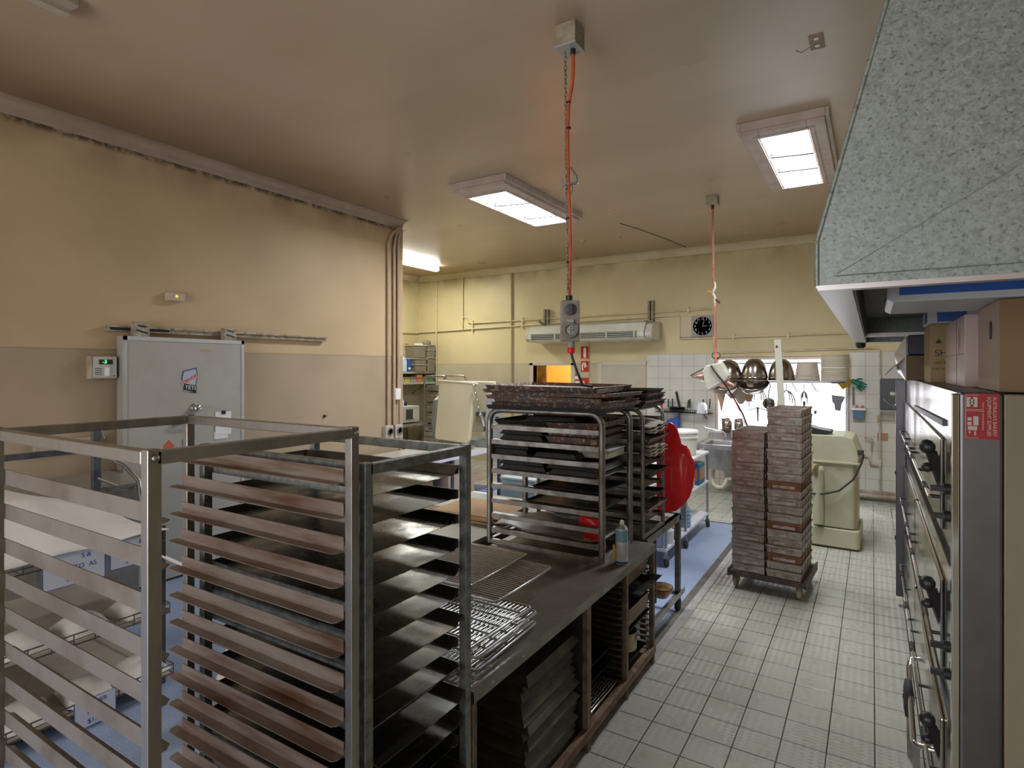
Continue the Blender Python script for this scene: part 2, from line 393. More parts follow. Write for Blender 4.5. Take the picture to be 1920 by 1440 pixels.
# skylights in timber boxes
def skylight(n,x0,x1,y0,y1,a0,a1,b0,b1,lines):
    z0=3.80
    fr=mat('skylight_frame_paint',(.56,.46,.41),.5,c2=(.46,.36,.29),scale=6)
    mb=MB(); mb.box(x0,a0,y0,y1,z0,ZC).box(a1,x1,y0,y1,z0,ZC).box(a0,a1,y0,b0,z0,ZC).box(a0,a1,b1,y1,z0,ZC)
    r=struct(mb.build('window_%d'%n,fr,bev=.006))
    t=.03; mb=MB()
    for q in ((x0-t,x0,y0-t,y1+t),(x1,x1+t,y0-t,y1+t),(x0,x1,y0-t,y0),(x0,x1,y1,y1+t)): mb.box(*q,z0+.035,ZC)
    k=.05
    for q in ((a0-k,a0-.012,b0-k,b1+k),(a1+.012,a1+k,b0-k,b1+k),(a0-.012,a1+.012,b0-k,b0-.012),(a0-.012,a1+.012,b1+.012,b1+k)): mb.box(*q,z0-.008,z0)
    mb.build('moulding',fr,r,bev=.004)
    MB().box(a0,a1,b0,b1,3.872,3.88).build('pane',mat('sky_pane',(.9,.9,.9),.5,emit=(.92,.96,1.0),es=7),r)
    mb=MB()
    for f1,f2 in lines: mb.bar((a0,b0+(b1-b0)*f1,3.835),(a1,b0+(b1-b0)*f2,3.835),.034)
    mb.build('glazing_wire',blackink,r)
skylight(1,-.92,-.31,5.06,6.85,-.79,-.44,5.18,6.72,((.38,.43),(.68,.72)))
skylight(2,-3.90,-3.22,5.05,6.85,-3.82,-3.36,5.28,6.76,((.33,.40),(.80,.86)))
# rear window
wf=mat('window_frame_paint',(.62,.58,.56),.5)
mb=MB(); a,b_,c_,d_=-2.2,-.29,.87,2.08
for q in ((a,a+.05,c_,d_),(b_-.05,b_,c_,d_),(a,b_,c_,c_+.03),(a,b_,d_-.05,d_)): mb.box(q[0],q[1],YB+.04,YB+.12,q[2],q[3])
wn=struct(mb.build('window_3',wf,bev=.004))
MB().box(a,b_,YB-.03,YB+.04,c_-.02,c_).build('window_sill',wf,wn)
MB().box(a+.05,b_-.05,YB+.075,YB+.085,c_+.03,d_-.05).build('glass',mat('window_glass',(1,1,1),0,trans=1,ior=1.02),wn)
MB().box(a+.05,b_-.05,YB+.05,YB+.07,1.965,1.985).build('transom_bar',mat('mauve_bar',(.2,.17,.17),.6),wn)
MB().box(b_-.012,b_+.0,YB-.02,YB+.04,c_,1.75).build('jamb_strip',mat('mauve_strip',(.34,.26,.26),.6),wn)
# security mesh outside: rows of small diamonds
mb=MB()
for i in range(10):
    for j in range(12):
        xx=-1.0+i*.085+(j%2)*.042; zz=.90+j*.05
        if xx<-.36: mb.cbox((xx,YB+.13,zz),(.02,.003,.006),(0,.3,0))
mb.build('security_mesh',mat('mesh_grey',(.3,.3,.33),.6),wn)
# doorway to the storeroom
dj=mat('door_jamb_paint',(.58,.53,.42),.45)
d=sbox('door_1',dj,(-5.70,-5.62,YB-.02,YB+.16,0,2.0),(-4.80,-4.72,YB-.02,YB+.16,0,2.0),(-5.70,-4.72,YB-.02,YB+.16,1.95,2.02),bev=.004)
# picture seen through the doorway
q=solo(MB().box(-6.03,-5.74,10.6,10.63,1.45,2.0),'notice_board',mat('dark_board',(.06,.05,.03),.7,c2=(.2,.17,.07),scale=9,c3=(.08,.14,.06),scale3=6),'dark framed notice board hanging in the orange-lit storeroom beyond the doorway','notice board')
d2=sbox('door_2',mat('closed_door_paint',(.52,.47,.37),.4,c2=(.47,.42,.33),scale=3),(-4.17,-3.36,YB-.015,YB,0.01,1.95))
MB().box(-4.26,-4.17,YB-.03,YB,0,1.99).box(-4.17,-3.345,YB-.03,YB,1.95,2.02).build('door_frame',dj,d2,bev=.004)
MB().lathe([(0,0),(.022,0),(.026,.02),(.018,.04),(0,.045)],M=Matrix.Translation((-3.44,YB-.015,1.0))@Matrix.Rotation(R(90),4,'X')).build('door_knob',chrome,d2)
# pipe rail skirting along the tiled wall
solo(MB().cyl((-.35,YB-.08,.07),(1.5,YB-.08,.07),.035).box(-.36,1.5,YB-.04,YB-.01,.1,.14),'floor_pipe',mat('grimy_white_pipe',(.5,.47,.42),.5,c2=(.3,.22,.15),scale=6),'fat pale pipe running along the foot of the tiled wall','pipe')
# stain patch and brown tape
solo(MB().box(.06,.19,T-.003,T,.86,.97),'tape_patch',mat('brown_tape',(.42,.24,.10),.6),'square of brown tape stuck on the white tiles','tape')
# crack line on the ceiling
solo(MB().tube([(-2.96,7.6,3.897),(-2.85,8.1,3.897),(-2.72,8.9,3.897),(-2.62,9.7,3.897)],.006,5),'ceiling_crack',mat('crack_dark',(.06,.04,.03),.9),'thin dark crack running across the ceiling to the back cornice','crack')
# ================= FITTINGS ON CEILING AND WALLS =================
# fluorescent batten in the alcove
t=thing('fluorescent_light','lit white fluorescent batten on the ceiling beyond the end of the left wall','ceiling light',(-7.30,8.3,ZC))
MB().box(-.06,.06,-.65,.65,-.045,0).build('batten_body',white,t,bev=.004)
MB().box(-.065,.065,-.66,-.645,-.10,0).box(-.065,.065,.645,.66,-.10,0).build('end_cap',greypl,t)
MB().prism([(-.06,-.045),(-.05,-.085),(-.025,-.1),(.025,-.1),(.05,-.085),(.06,-.045)],(0,-.645,0),(0,1,0),1.29,(1,0,0),(0,0,1)).build('diffuser',mat('lit_diffuser',(.9,.9,.9),.5,emit=(1,1,.93),es=9),t)
area('fluorescent_glow',(-7.30,8.3,ZC-.12),(0,0,0),.1,1.25,40,(1,1,.9))
area('fluorescent_glow_up',(-7.30,8.3,ZC-.075),(R(180),0,0),.22,1.3,22,(1,1,.95))
# unlit batten near the camera
t=thing('fluorescent_light','unlit grimy fluorescent batten end at the top left of the ceiling','ceiling light',(-3.74,1.44,ZC),0)
t.rotation_euler=(0,0,R(0))
MB().box(-.10,.10,-1.3,0,-.05,0).build('batten_body',mat('old_batten_paint',(.40,.33,.25),.5),t,bev=.006)
MB().box(-.03,.03,-1.28,-.02,-.075,-.05).build('diffuser',mat('grimy_diffuser',(.45,.39,.31),.4),t)
# ceiling bracket
t=thing('ceiling_bracket','small rusty metal bracket screwed to the ceiling right of the long orange cord','bracket',(-.29,4.01,ZC))
MB().box(-.04,.04,-.09,.09,-.006,0).build('plate',mat('rusty_bracket',(.26,.16,.10),.6,c2=(.4,.3,.2),scale=20),t,bev=.002)
mb=MB()
for k in (-.045,.045): mb.cyl((0,k,-.0075),(0,k,-.005),.014,n=14)
mb.build('hole',whiteink,t)
MB().tube([(-.04,.04,-.004),(-.09,.05,-.02),(-.12,.03,-.008)],.002,5).build('wire',blackink,t)

def chain(mb,p,q,step=.026,r=.0022,w=.008):
    p=Vector(p);q=Vector(q);n=max(2,int((q-p).length/step));
    for i in range(n):
        c=p+(q-p)*((i+.5)/n); l=step*.72
        pts=[]
        for a in range(8):
            an=2*PI*a/8; u=math.cos(an)*w; v=math.sin(an)*l
            pts.append(c+Vector((u if i%2 else 0,0 if i%2 else u,v)))
        mb.tube(pts,r,4,closed=True)
    return mb
# pendant outlet 1
t=thing('pendant_power_outlet','grey switched power outlet hanging on a long orange cord above the tray rack','power outlet',(-1.51,3.08,0))
MB().box(-.065,.065,-.065,.065,3.775,ZC).build('ceiling_box',mat('box_paint',(.42,.37,.27),.5,c2=(.3,.24,.16),scale=20),t,bev=.004)
MB().box(-.068,.068,-.068,.068,3.765,3.775).build('box_cover',mat('box_cover_paint',(.40,.41,.38),.45),t)
P1=[(.02,0,3.77),(.022,0,3.66),(.015,0,3.56),(-.008,0,3.45),(-.014,0,3.3),(-.010,0,3.1),(-.004,0,2.95),(.003,0,2.8),(.005,0,2.6),(.0,0,2.45),(-.004,0,2.30)]
MB().cyl((.02,0,3.735),(.02,0,3.768),.016).cyl((-.004,0,2.295),(-.004,0,2.325),.02).build('cord_gland',black,t)
MB().tube(P1,.0105,10).build('cord',orangecord,t)
mb=MB(); chain(mb,(-.03,0,3.76),(-.022,0,3.0)); chain(mb,(-.02,-.005,2.98),(-.006,-.012,2.34)); mb.build('safety_chain',dsteel,t)
mb=MB()
for (a,b_) in (((-.05,0,2.98),(.05,0,2.98)),): mb.bar(a,b_,.02,.012)
for s in(-1,1): mb.tube([(s*.05,0,2.98),(s*.045,0,3.02),(s*.015,0,3.06),(0,0,3.08)],.006,6)
mb.tube([(-.02,0,2.95),(0,0,3.0),(.02,0,2.95),(0,0,2.9),(-.02,0,2.95)],.004,6)
mb.build('cable_clamp',dsteel,t)
M0=Matrix.Rotation(R(32),4,'Z')
body=MB().box(-.055,.055,-.032,.032,2.055,2.295,M0); body.build('outlet_body',mat('outlet_grey',(.36,.32,.29),.5,c2=(.28,.24,.21),scale=25),t,bev=.006)
def onface(mb,fn): fn(mb); return mb
Mf=M0@Matrix.Translation((0,-.032,0))@Matrix.Rotation(R(90),4,'X')
MB().lathe([(0,0),(.034,0),(.034,.008),(.026,.012),(0,.012)],(0,2.24,0),M=Mf).box(-.008,.008,2.212,2.268,.012,.026,Mf@Matrix.Translation((0,0,0))).build('rotary_switch',mat('switch_grey',(.10,.11,.12),.4),t)
MB().lathe([(.030,0),(.048,0),(.048,.01),(.042,.018),(.030,.018),(.030,0)],(0,2.12,0),M=Mf,cap=False).build('socket_collar',mat('collar_grey',(.27,.25,.24),.45),t)
MB().lathe([(0,.008),(.030,.008),(.030,.0)],(0,2.12,0),M=Mf,cap=False).build('socket_face',mat('socket_face',(.55,.55,.53),.4),t)
mb=MB()
for dx,dz in((0,.013),(.013,0),(-.013,0),(0,-.013),(0,0)): mb.lathe([(0,0),(.0035,0),(.0035,.002),(0,.002)],(dx,2.12+dz,.0085),n=8,M=Mf)
mb.build('socket_pin_hole',blackink,t)
MB().box(-.018,.018,2.165,2.182,.0,.014,Mf).build('flap_catch',mat('pale_grey',(.5,.5,.5),.5),t)
MB().cyl((.006,0,2.055),(.008,0,2.02),.022).build('plug_neck',greypl,t)
MB().lathe([(.018,0),(.022,.01),(.022,.035),(.018,.04)],(.008,0,1.985)).build('plug',redpl,t)
MB().tube([(.008,0,1.99),(.02,0,1.95),(.05,.01,1.86),(.075,.02,1.80),(.12,.06,1.79)],.008,8).build('appliance_cable',black,t)
mb=MB()
for z in(3.46,3.31,2.78,2.52): mb.cyl((P1[4][0]*.6,0,z-.004),(P1[4][0]*.6,0,z+.004),.015,n=10)
mb.build('cable_tie',blackink,t)
# pendant 2
t=thing('pendant_power_outlet','taped power outlet with a black lead hanging from the orange cord before the rear window','power outlet',(-1.585,7.0,0))
MB().box(-.065,.065,-.065,.065,3.80,ZC).build('ceiling_box',MATS['box_paint'],t,bev=.004)
MB().cyl((0,0,3.755),(0,0,3.80),.018).build('cord_gland',black,t)
MB().tube([(0,0,3.78),(0,0,3.55),(.005,0,3.2),(.004,0,3.0),(.02,0,2.84)],.010,8).build('cord',orangecord,t)
MB().tube([(.02,0,2.72),(.028,0,2.6),(.03,0,2.3),(.035,0,2.1),(.04,0,1.98)],.012,8).build('lower_cord',mat('bright_orange_cord',(.72,.20,.09),.5),t)
mb=MB();chain(mb,(.01,-.012,3.7),(.018,-.012,2.85));chain(mb,(.036,-.014,2.62),(.044,-.014,2.12)); mb.build('safety_chain',dsteel,t)
MB().tube([(.02,0,2.90),(.03,0,2.84),(.0,0,2.78),(.03,0,2.72),(.025,0,2.66)],.014,6).build('tape_knot',mat('grey_tape',(.5,.48,.42),.7),t)
MB().bar((-.06,0,2.80),(.01,0,2.78),.03,.02).build('rusty_clamp',mat('rusty_clamp',(.4,.16,.07),.7),t)
MB().bar((.03,0,2.70),(.08,0,2.655),.022).build('black_clip',black,t)
MB().tube([(.07+.045*math.cos(a)-.03,0,2.045+.04*math.sin(a)) for a in [2*PI*i/14 for i in range(14)]],.006,6,closed=True).build('hook_ring',black,t)
Mo=Matrix.Translation((.02,0,1.80))@Matrix.Rotation(R(-24),4,'Y')
mb=MB(); pr=[(-.13,-.13),(.11,-.10),(.17,-.06),(.15,.12),(-.02,.15),(-.09,.11)]
MB().prism(pr,Mo@Vector((0,-.07,0)),(0,1,0),.14,Mo.to_3x3()@Vector((1,0,0)),Mo.to_3x3()@Vector((0,0,1))).build('outlet_body',mat('taped_housing',(.58,.58,.49),.6,c2=(.5,.48,.38),scale=8),t,bev=.015)
MB().tube([(-.24,0,1.80),(-.16,0,1.80),(-.10,0,1.80)],[.012,.03,.05],8).tube([(.14,0,1.74),(.19,0,1.71),(.23,0,1.70)],[.04,.03,.02],8).build('copper_fitting',mat('copper_fitting',(.42,.17,.08),.45,.5,c2=(.55,.5,.45),scale=12),t)
MB().tube([(.06,-.02,1.95),(-.1,-.03,1.89),(-.25,-.02,1.81)],.008,6).build('bracket_arm',black,t)
MB().tube([(.0,-.08,1.93),(.04,-.09,1.86),(.12,-.08,1.76),(.19,-.05,1.65),(.26,-.03,1.52),(.33,0,1.38),(.39,0,1.22),(.44,0,1.0)],.010,8).build('appliance_cable',black,t)
MB().tube([(.24,-.05,1.56),(.30,-.03,1.42),(.36,0,1.26),(.41,0,1.0)],.004,5).build('thin_lead',redpl,t)

# air curtain above doors
t=thing('air_conditioner','long white slatted air conditioner on brackets high on the back wall','air conditioner',(-4.30,9.80,2.36))
pf=[(-.0,.0),(-.46,.02),(-.53,.07),(-.53,.14),(-.42,.30),(-.05,.36),(0,.36)]
MB().prism(pf,(-1.10,0,0),(1,0,0),2.2,(0,1,0),(0,0,1)).build('casing',mat('air_unit_casing',(.66,.67,.57),.4,c2=(.55,.54,.44),scale=3),t,bev=.01)
for s,x0,x1 in((-1,-1.19,-1.10),(1,1.10,1.22)):
    pf2=[(a*.94,b_*.9+.01) for a,b_ in pf]
    MB().prism(pf2,(x0,0,0),(1,0,0),x1-x0,(0,1,0),(0,0,1)).build('end_cover',mat('air_unit_end',(.60,.56,.48),.4),t,bev=.02)
mb=MB()
MB().box(-1.05,.98,-.535,-.50,.06,.155).build('grille_recess',mat('dark_grille',(.05,.06,.045),.6),t)
for k in range(3): mb.box(-1.05,.98,-.545,-.53,.075+k*.03,.083+k*.03)
for k in range(5): mb.box(-1.05+k*.495,-1.03+k*.495,-.548,-.53,.055,.158)
mb.build('grille_slat',MATS['air_unit_casing'],t)
for x,z0,z1 in((-1.0,.30,.66),(1.05,.22,.70)):
    MB().box(x-.05,x-.015,-.03,.045,z0,z1).box(x+.015,x+.05,-.03,.045,z0,z1).bar((x,-.3,z0+.12),(x,.03,z0+.02),.05,.02).build('wall_bracket',mat('grubby_bracket',(.30,.25,.16),.6,c2=(.2,.15,.1),scale=10),t)

# wall clock on its backing board
t=thing('clock_board','cream backing board fixed on the back wall behind the clock','board',(-2.76,YB,2.41))
MB().box(0,.57,-.02,0,0,.36).build('board',mat('board_cream',(.58,.50,.33),.5),t,bev=.003)
MB().box(0,.57,-.026,-.02,0,.012).box(0,.012,-.026,-.02,0,.36).build('edge_strip',mat('board_edge',(.42,.34,.2),.5),t)
t=thing('wall_clock','round dark wall clock with pale hands on a cream board','clock',(-2.38,YB-.02,2.59))
MB().box(-.18,.18,-.03,0,-.175,.175).build('square_case',mat('clock_case',(.33,.31,.29),.5),t,bev=.004)
Mc=Matrix.Rotation(R(90),4,'X')
MB().lathe([(0,.03),(.155,.03),(.155,.032)],n=40,M=Mc,cap=False).build('dial',mat('clock_dial',(.085,.09,.095),.75,spec=.1),t)
MB().lathe([(.153,.03),(.168,.03),(.168,.042),(.153,.042),(.153,.03)],n=40,M=Mc,cap=False).build('bezel',mat('clock_bezel',(.4,.39,.38),.4),t)
for k in range(1,13):
    a=2*PI*k/12; text(str(k),.05,mat('clock_numeral',(.6,.62,.6),.5),t,(.122*math.sin(a),-.033,.122*math.cos(a)),(R(90),0,0),.0005,'numeral')
MB().bar((0,-.036,0),(.075,-.036,.004),.004,.002,up=(0,1,0)).build('hour_hand',whiteink,t)
MB().bar((0,-.037,0),(.03,-.037,.105),.003,.002,up=(0,1,0)).build('minute_hand',whiteink,t)

# pipework on back wall
pipe=mat('painted_pipe',(.70,.61,.40),.45,c2=(.58,.48,.30),scale=6); pipel=mat('painted_pipe_pale',(.60,.56,.46),.45,c2=(.48,.38,.26),scale=6)
dk=mat('brown_conduit',(.42,.33,.19),.5,c2=(.50,.40,.25),scale=5)
yb=YB-.03
def pipething(name,label,m,paths,clips=(),r=.014,cat='pipe'):
    mb=MB()
    for p in paths: mb.tube(p,r,8)
    t=thing(name,label,cat,(0,0,0)); mb.build('pipe_run',m,t)
    if clips:
        cm=MB()
        for c in clips: cm.cbox(c,(.03,.03,.10))
        cm.build('pipe_clip',m,t)
    return t
pipething('water_pipe','upper of two cream pipes running level along the back wall above the air conditioner',pipe,[[(-7.31,yb,3.79),(-7.31,yb,2.97),(-7.22,yb,2.95),(-7.17,yb,2.85),(-7.05,yb,2.83),(-2.25,yb,2.87),(-2.21,yb,2.83),(-2.21,yb,2.16)]],[(-7.05,yb,2.83),(-5.85,yb,2.84),(-2.62,yb,2.87)])
pipething('water_pipe','lower of two cream pipes along the back wall, ending at the clock board',pipe,[[(-8.5,9.0,2.66),(-8.5,yb,2.68),(-5.6,yb,2.74),(-2.77,yb,2.79)]],[(-7.05,yb,2.70),(-5.85,yb,2.73)])
pipething('conduit','thin cream conduit dropping down the back wall nearest the alcove corner',pipe,[[(-8.01,yb,3.79),(-8.01,yb,.3)]],[(-8.01,yb,2.69),(-8.01,yb,2.0)],.012,'conduit')
pipething('conduit','dark brown conduit dropping the full height of the back wall left of the air conditioner',dk,[[(-6.10,yb,3.80),(-6.10,yb,.3)]],[],.018,'conduit')
pipething('conduit','short dark stub of conduit under the bend in the cream pipe on the back wall',pipe,[[(-7.31,yb,2.98),(-7.31,yb,2.72)]],[(-7.31,yb,2.93)],.012,'conduit')
pipething('conduit','cream conduit running level from the clock board towards the extraction hood',pipe,[[(-2.76,yb,2.39),(1.2,yb,2.42)]],[(-1.9,yb,2.40),(-1.1,yb,2.405)],.012,'conduit')
pipething('water_pipe','cream pipe above the rear window that turns down the tiles at right',pipel,[[(-2.1,yb,2.15),(.05,yb,2.19),(.09,yb,2.16),(.09,yb,.12)]],[(.09,yb,1.76),(.09,yb,1.42),(.09,yb,.55)],.012)
pipething('water_pipe','thin brown pipe running level across the white tiles towards the oven',dk,[[(.07,yb-.02,1.18),(1.2,yb-.02,1.13)]],[(.07,yb-.02,1.18)],.010)
pipething('gas_pipe','rusty stained pipe elbow low on the white tiles beside the cream mixer',mat('stained_pipe',(.55,.50,.42),.6,c2=(.36,.22,.12),scale=9),[[(.09,yb,.5),(-.02,yb,.5),(-.05,yb,.62),(-.14,yb,.62)],[(-.02,yb-.05,.70),(0,yb-.05,.88),(-.1,yb-.05,.9)]],[],.014)
# wall-end conduits
xl=XL+.03
t=pipething('conduit','bundle of three tan conduits running down the end of the left wall',mat('tan_conduit',(.42,.31,.20),.5,c2=(.50,.38,.26),scale=4),[[(xl,5.67,1.14),(xl,5.67,3.55),(xl,5.74,3.68),(xl,5.88,3.8)],[(xl,5.78,1.14),(xl,5.78,3.5),(xl,5.82,3.68),(xl,5.90,3.8)],[(xl,5.86,1.5),(xl,5.86,3.6),(xl,5.92,3.8)]],[(xl,5.67,1.25),(xl,5.78,2.3),(xl,5.86,2.0)],.019)
t=thing('light_switch','white switch plate on the end of the left wall beside the tan conduits','switch',(XL,5.83,1.55))
MB().box(0,.05,-.06,.06,-.08,.08).build('switch_box',mat('switch_cream',(.55,.5,.42),.5),t,bev=.004)
MB().box(.05,.058,-.045,.05,-.07,.07).build('switch_plate',white,t,bev=.002)
for i,(y,lab) in enumerate(((5.66,'left'),(5.84,'right'))):
    t=thing('wall_socket',f'{lab} of the two round grey power sockets low at the end of the left wall','power socket',(XL,y,1.05))
    MB().box(0,.07,-.07,.07,-.09,.09).build('socket_box',mat('socket_box_grey',(.46,.43,.36),.45),t,bev=.008)
    MB().lathe([(0,.0),(.04,0),(.05,.012),(.05,.022),(.042,.022),(.04,.01)],n=24,M=Matrix.Translation((.07,0,.01))@Matrix.Rotation(R(90),4,'Y'),cap=False).build('socket_face',mat('socket_dark',(.13,.13,.13),.4),t)
# signs by the doorway
def sign(label,x0,x1,z0,z1,m,marks,name='fire_sign',cat='sign'):
    t=thing(name,label,cat,(x0,YB,z0)); MB().box(0,x1-x0,-.006,0,0,z1-z0).build('sign_plate',m,t)
    mb=MB()
    for q in marks: 
        if q[0]=='b': mb.box(q[1]*(x1-x0),q[2]*(x1-x0),-.009,-.006,q[3]*(z1-z0),q[4]*(z1-z0))
        else: mb.prism([(a*(x1-x0),b_*(z1-z0)) for a,b_ in q[1]],(0,-.009,0),(0,1,0),.003,(1,0,0),(0,0,1))
    mb.build('sign_symbol',whiteink,t); return t
fr_=mat('fire_red',(.50,.025,.012),.45)
sign('upper red fire extinguisher sign with a white extinguisher shape on the back wall',-4.60,-4.44,2.06,2.30,fr_,[('p',[(.34,.2),(.66,.2),(.66,.8),(.58,.9),(.42,.9),(.34,.8)]),('b',.32,.68,.13,.17),('b',.1,.9,.03,.06)])
sign('red fire sign with a white hose symbol below the extinguisher sign',-4.60,-4.44,1.83,2.03,fr_,[('p',[(.15,.1),(.35,.15),(.25,.5),(.4,.8),(.3,.9),(.1,.6)]),('p',[(.45,.35),(.6,.4),(.65,.8),(.5,.9),(.4,.7)]),('p',[(.68,.6),(.85,.55),(.8,.45),(.7,.48)]),('b',.3,.95,-.22,-.18)])
sign('pink and red notice sheet on the wall beside the storeroom doorway',-4.79,-4.62,1.45,1.79,mat('pink_red_notice',(.52,.10,.09),.5),[('b',.08,.9,.72,.88),('b',.45,.95,.05,.6)],'notice')
sign('small red and white safety label low beside the pink notice',-4.60,-4.43,1.50,1.72,fr_,[('p',[(.0,.0),(.6,.0),(.4,.7),(.0,.75)]),('b',.55,.95,.35,.45)],'safety_label')
pipething('conduit','thin dark conduit running down beside the red fire signs',dk,[[(-4.42,yb,1.6),(-4.42,yb,2.40)]],[],.009,'conduit')
# towel dispenser, gloves etc. on right of back wall
t=thing('towel_dispenser','dark grey paper towel dispenser on the white tiles beside the oven','dispenser',(.24,YB-.01,1.31))
MB().box(-.15,.15,-.14,0,.0,.44).build('housing',mat('dispenser_grey',(.07,.075,.085),.3),t,bev=.015)
MB().box(-.145,.145,-.13,-.005,-.035,0).build('lower_tray',mat('dispenser_base',(.28,.29,.30),.4),t)
MB().tube([(-.11+.22*i/10,-.145,.155-.085*math.sin(PI*i/10)) for i in range(11)],.005,6).build('curved_trim',chrome,t)
MB().lathe([(0,0),(.026,0),(.026,.004),(0,.004)],M=Matrix.Translation((0,-.14,.23))@Matrix.Rotation(R(90),4,'X')@Matrix.Scale(1.3,4,(1,0,0))).build('badge',mat('badge_cream',(.6,.6,.55),.4),t)
# gloves
t=thing('rubber_gloves','yellow and green rubber gloves pegged together at the top right of the rear window','gloves',(-.26,YB-.08,1.72))
def glove(m,sx,name,rt):
    mb=MB(); Mg=Matrix.Rotation(R(rt),4,'Y')
    def g(p): return Mg@Vector(p)
    mb.tube([g((0,0,.0)),g((0,0,-.06)),g((0,0,-.12))],[.03,.045,.05],10)
    for i,(dx,l) in enumerate(((-.042,.07),(-.018,.09),(.008,.09),(.034,.075))): mb.tube([g((dx,0,-.10)),g((dx*1.3,0,-.12-l*.6)),g((dx*1.5,.005,-.12-l))],[.015,.013,.009],7)
    mb.tube([g((.03,0,-.05)),g((.075,0,-.07)),g((.09,0,-.11))],[.016,.014,.01],7)
    return mb.build(name,m,t)
glove(mat('green_rubber',(.0,.17,.11),.45),1,'green_glove',-58)
MB().tube([(-.0,0,.0),(-.05,0,-.03),(-.10,0,-.06),(-.14,0,-.09)],[.03,.055,.06,.06],10).build('yellow_glove_cuff',mat('yellow_rubber',(.62,.42,.03),.5),t)
# brush holder
t=thing('brush_holder','small blue and white brush holder with two red brushes on the tiles beside the window','brush holder',(-.17,YB-.01,1.16))
MB().box(-.07,.07,-.08,0,0,.13).build('cup',mat('holder_blue',(.10,.17,.25),.4),t,bev=.006)
MB().box(-.09,.09,-.09,0,.13,.16).build('shelf',white,t,bev=.003)
for x in(-.04,.03): MB().box(x,x+.035,-.06,-.03,.16,.20).build('brush',mat('brush_red',(.55,.12,.08),.5),t,bev=.004)
solo(MB().box(-.015,.015,-.012,0,0,.26),'scraper_blade',mat('dark_blade',(.16,.15,.16),.4),'narrow dark scraper hanging on the tiles just below the rubber gloves','scraper',(-.235,YB-.01,1.36),bev=.002)
# emergency light on left wall
t=thing('indicator_box','small cream box with a glowing orange light high on the left wall','indicator',(XL,2.90,2.55))
MB().box(0,.07,-.075,.075,-.04,.04).build('box_body',mat('indicator_cream',(.55,.45,.34),.5),t,bev=.01)
MB().lathe([(0,.0),(.011,0),(.010,.005),(0,.008)],M=Matrix.Translation((.07,0,.005))@Matrix.Rotation(R(90),4,'Y'),n=12).build('lamp',mat('orange_lamp',(.9,.3,.08),.4,emit=(1,.28,.05),es=2.2),t)
# temperature controller
t=thing('temperature_controller','small wall box with a green digital readout left of the coolroom door','controller',(XL,2.30,1.905))
MB().box(0,.09,-.095,.095,-.095,.095).build('box_body',mat('controller_cream',(.45,.40,.31),.5,c2=(.3,.22,.14),scale=9),t,bev=.006)
MB().box(.09,.098,-.08,.09,-.085,.085).build('front_panel',mat('controller_face',(.50,.50,.47),.45),t)
MB().box(.098,.101,-.04,.06,.025,.065).build('display_window',black,t)
text('-3',.04,mat('green_led',(.1,.9,.2),.5,emit=(.08,1,.2),es=2.5),t,(.1025,.0,.045),(R(90),0,R(90)),.0006,'digits')
mb=MB()
for k in range(4): mb.box(.098,.0995,-.07,-.02,-.06+k*.016,-.055+k*.016)
mb.build('panel_lettering',blackink,t)
MB().box(.098,.104,.0,.035,-.07,.0).build('label_strip',whiteink,t)
for y in(.07,): MB().lathe([(0,0),(.005,0),(.005,.003),(0,.003)],M=Matrix.Translation((.098,y,-.07))@Matrix.Rotation(R(90),4,'Y'),n=8).build('screw',blackink,t)

# coolroom sliding door and track
t=thing('coolroom_door','big pale sliding coolroom door hung on a wall track','door',(XL,2.42,.02))
dm=mat('coolroom_panel',(.43,.42,.375),.45,c2=(.39,.38,.335),scale=3)
DX=.14
MB().box(.05,DX,0,1.10,0,2.15).build('door_panel',dm,t,bev=.006)
al=mat('aluminium_trim',(.55,.54,.52),.4,.5)
MB().box(DX,DX+.006,0,1.10,2.115,2.15).box(DX,DX+.006,0,.03,0,2.15).box(DX,DX+.006,1.07,1.10,0,2.15).box(.05,DX,-.006,0,0,2.15).build('edge_trim',al,t)
MB().lathe([(0,.0),(.045,0),(.043,.012),(.03,.02),(.026,.05),(.036,.055),(.036,.075),(.02,.085),(0,.085)],M=Matrix.Translation((DX,.60,1.51))@Matrix.Rotation(R(90),4,'Y')).build('release_knob',chrome,t)
MB().tube([(DX,.42,1.385),(DX+.05,.44,1.395),(DX+.06,.52,1.39),(DX+.06,.66,1.40)],.012,8).box(DX,DX+.02,.40,.45,1.36,1.41).build('handle',steel,t)
# stickers
S=DX+.002
stk=MB().prism([(-.045,.075),(.06,.10),(.075,.04),(.055,-.045),(-.04,-.055),(-.06,.02)],(S,.55,1.77),(1,0,0),.002,(0,1,0),(0,0,1)).build('badge_sticker',mat('sticker_pale',(.42,.50,.60),.5),t)
MB().prism([(-.055,.085),(.07,.115),(.085,.035),(.06,-.055),(-.045,-.065),(-.07,.02)],(S-.001,.55,1.77),(1,0,0),.0015,(0,1,0),(0,0,1)).build('sticker_border',mat('sticker_navy',(.08,.10,.2),.5),t)
MB().bar((S+.0015,.485,1.735),(S+.0015,.625,1.815),.0015,.045,up=(0,-.5,.86)).build('sticker_band',mat('band_pink',(.62,.42,.42),.5),t)
o=text('TREVOR',.042,mat('sticker_red',(.42,.03,.04),.5),t,(S+.003,.555,1.775),(0,0,0),.0004,'sticker_lettering')
o.rotation_euler=(Matrix.Rotation(R(90),3,'Z')@Matrix.Rotation(R(90),3,'X')@Matrix.Rotation(R(30),3,'Z')).to_euler()
MB().prism([(-.055,.03),(.06,.005),(.055,-.055),(-.06,-.028)],(S+.001,.56,1.71),(1,0,0),.002,(0,1,0),(0,0,1)).build('name_sticker',blackink,t)
o=text('YETI',.052,whiteink,t,(S+.0035,.562,1.698),(0,0,0),.0004,'sticker_lettering')
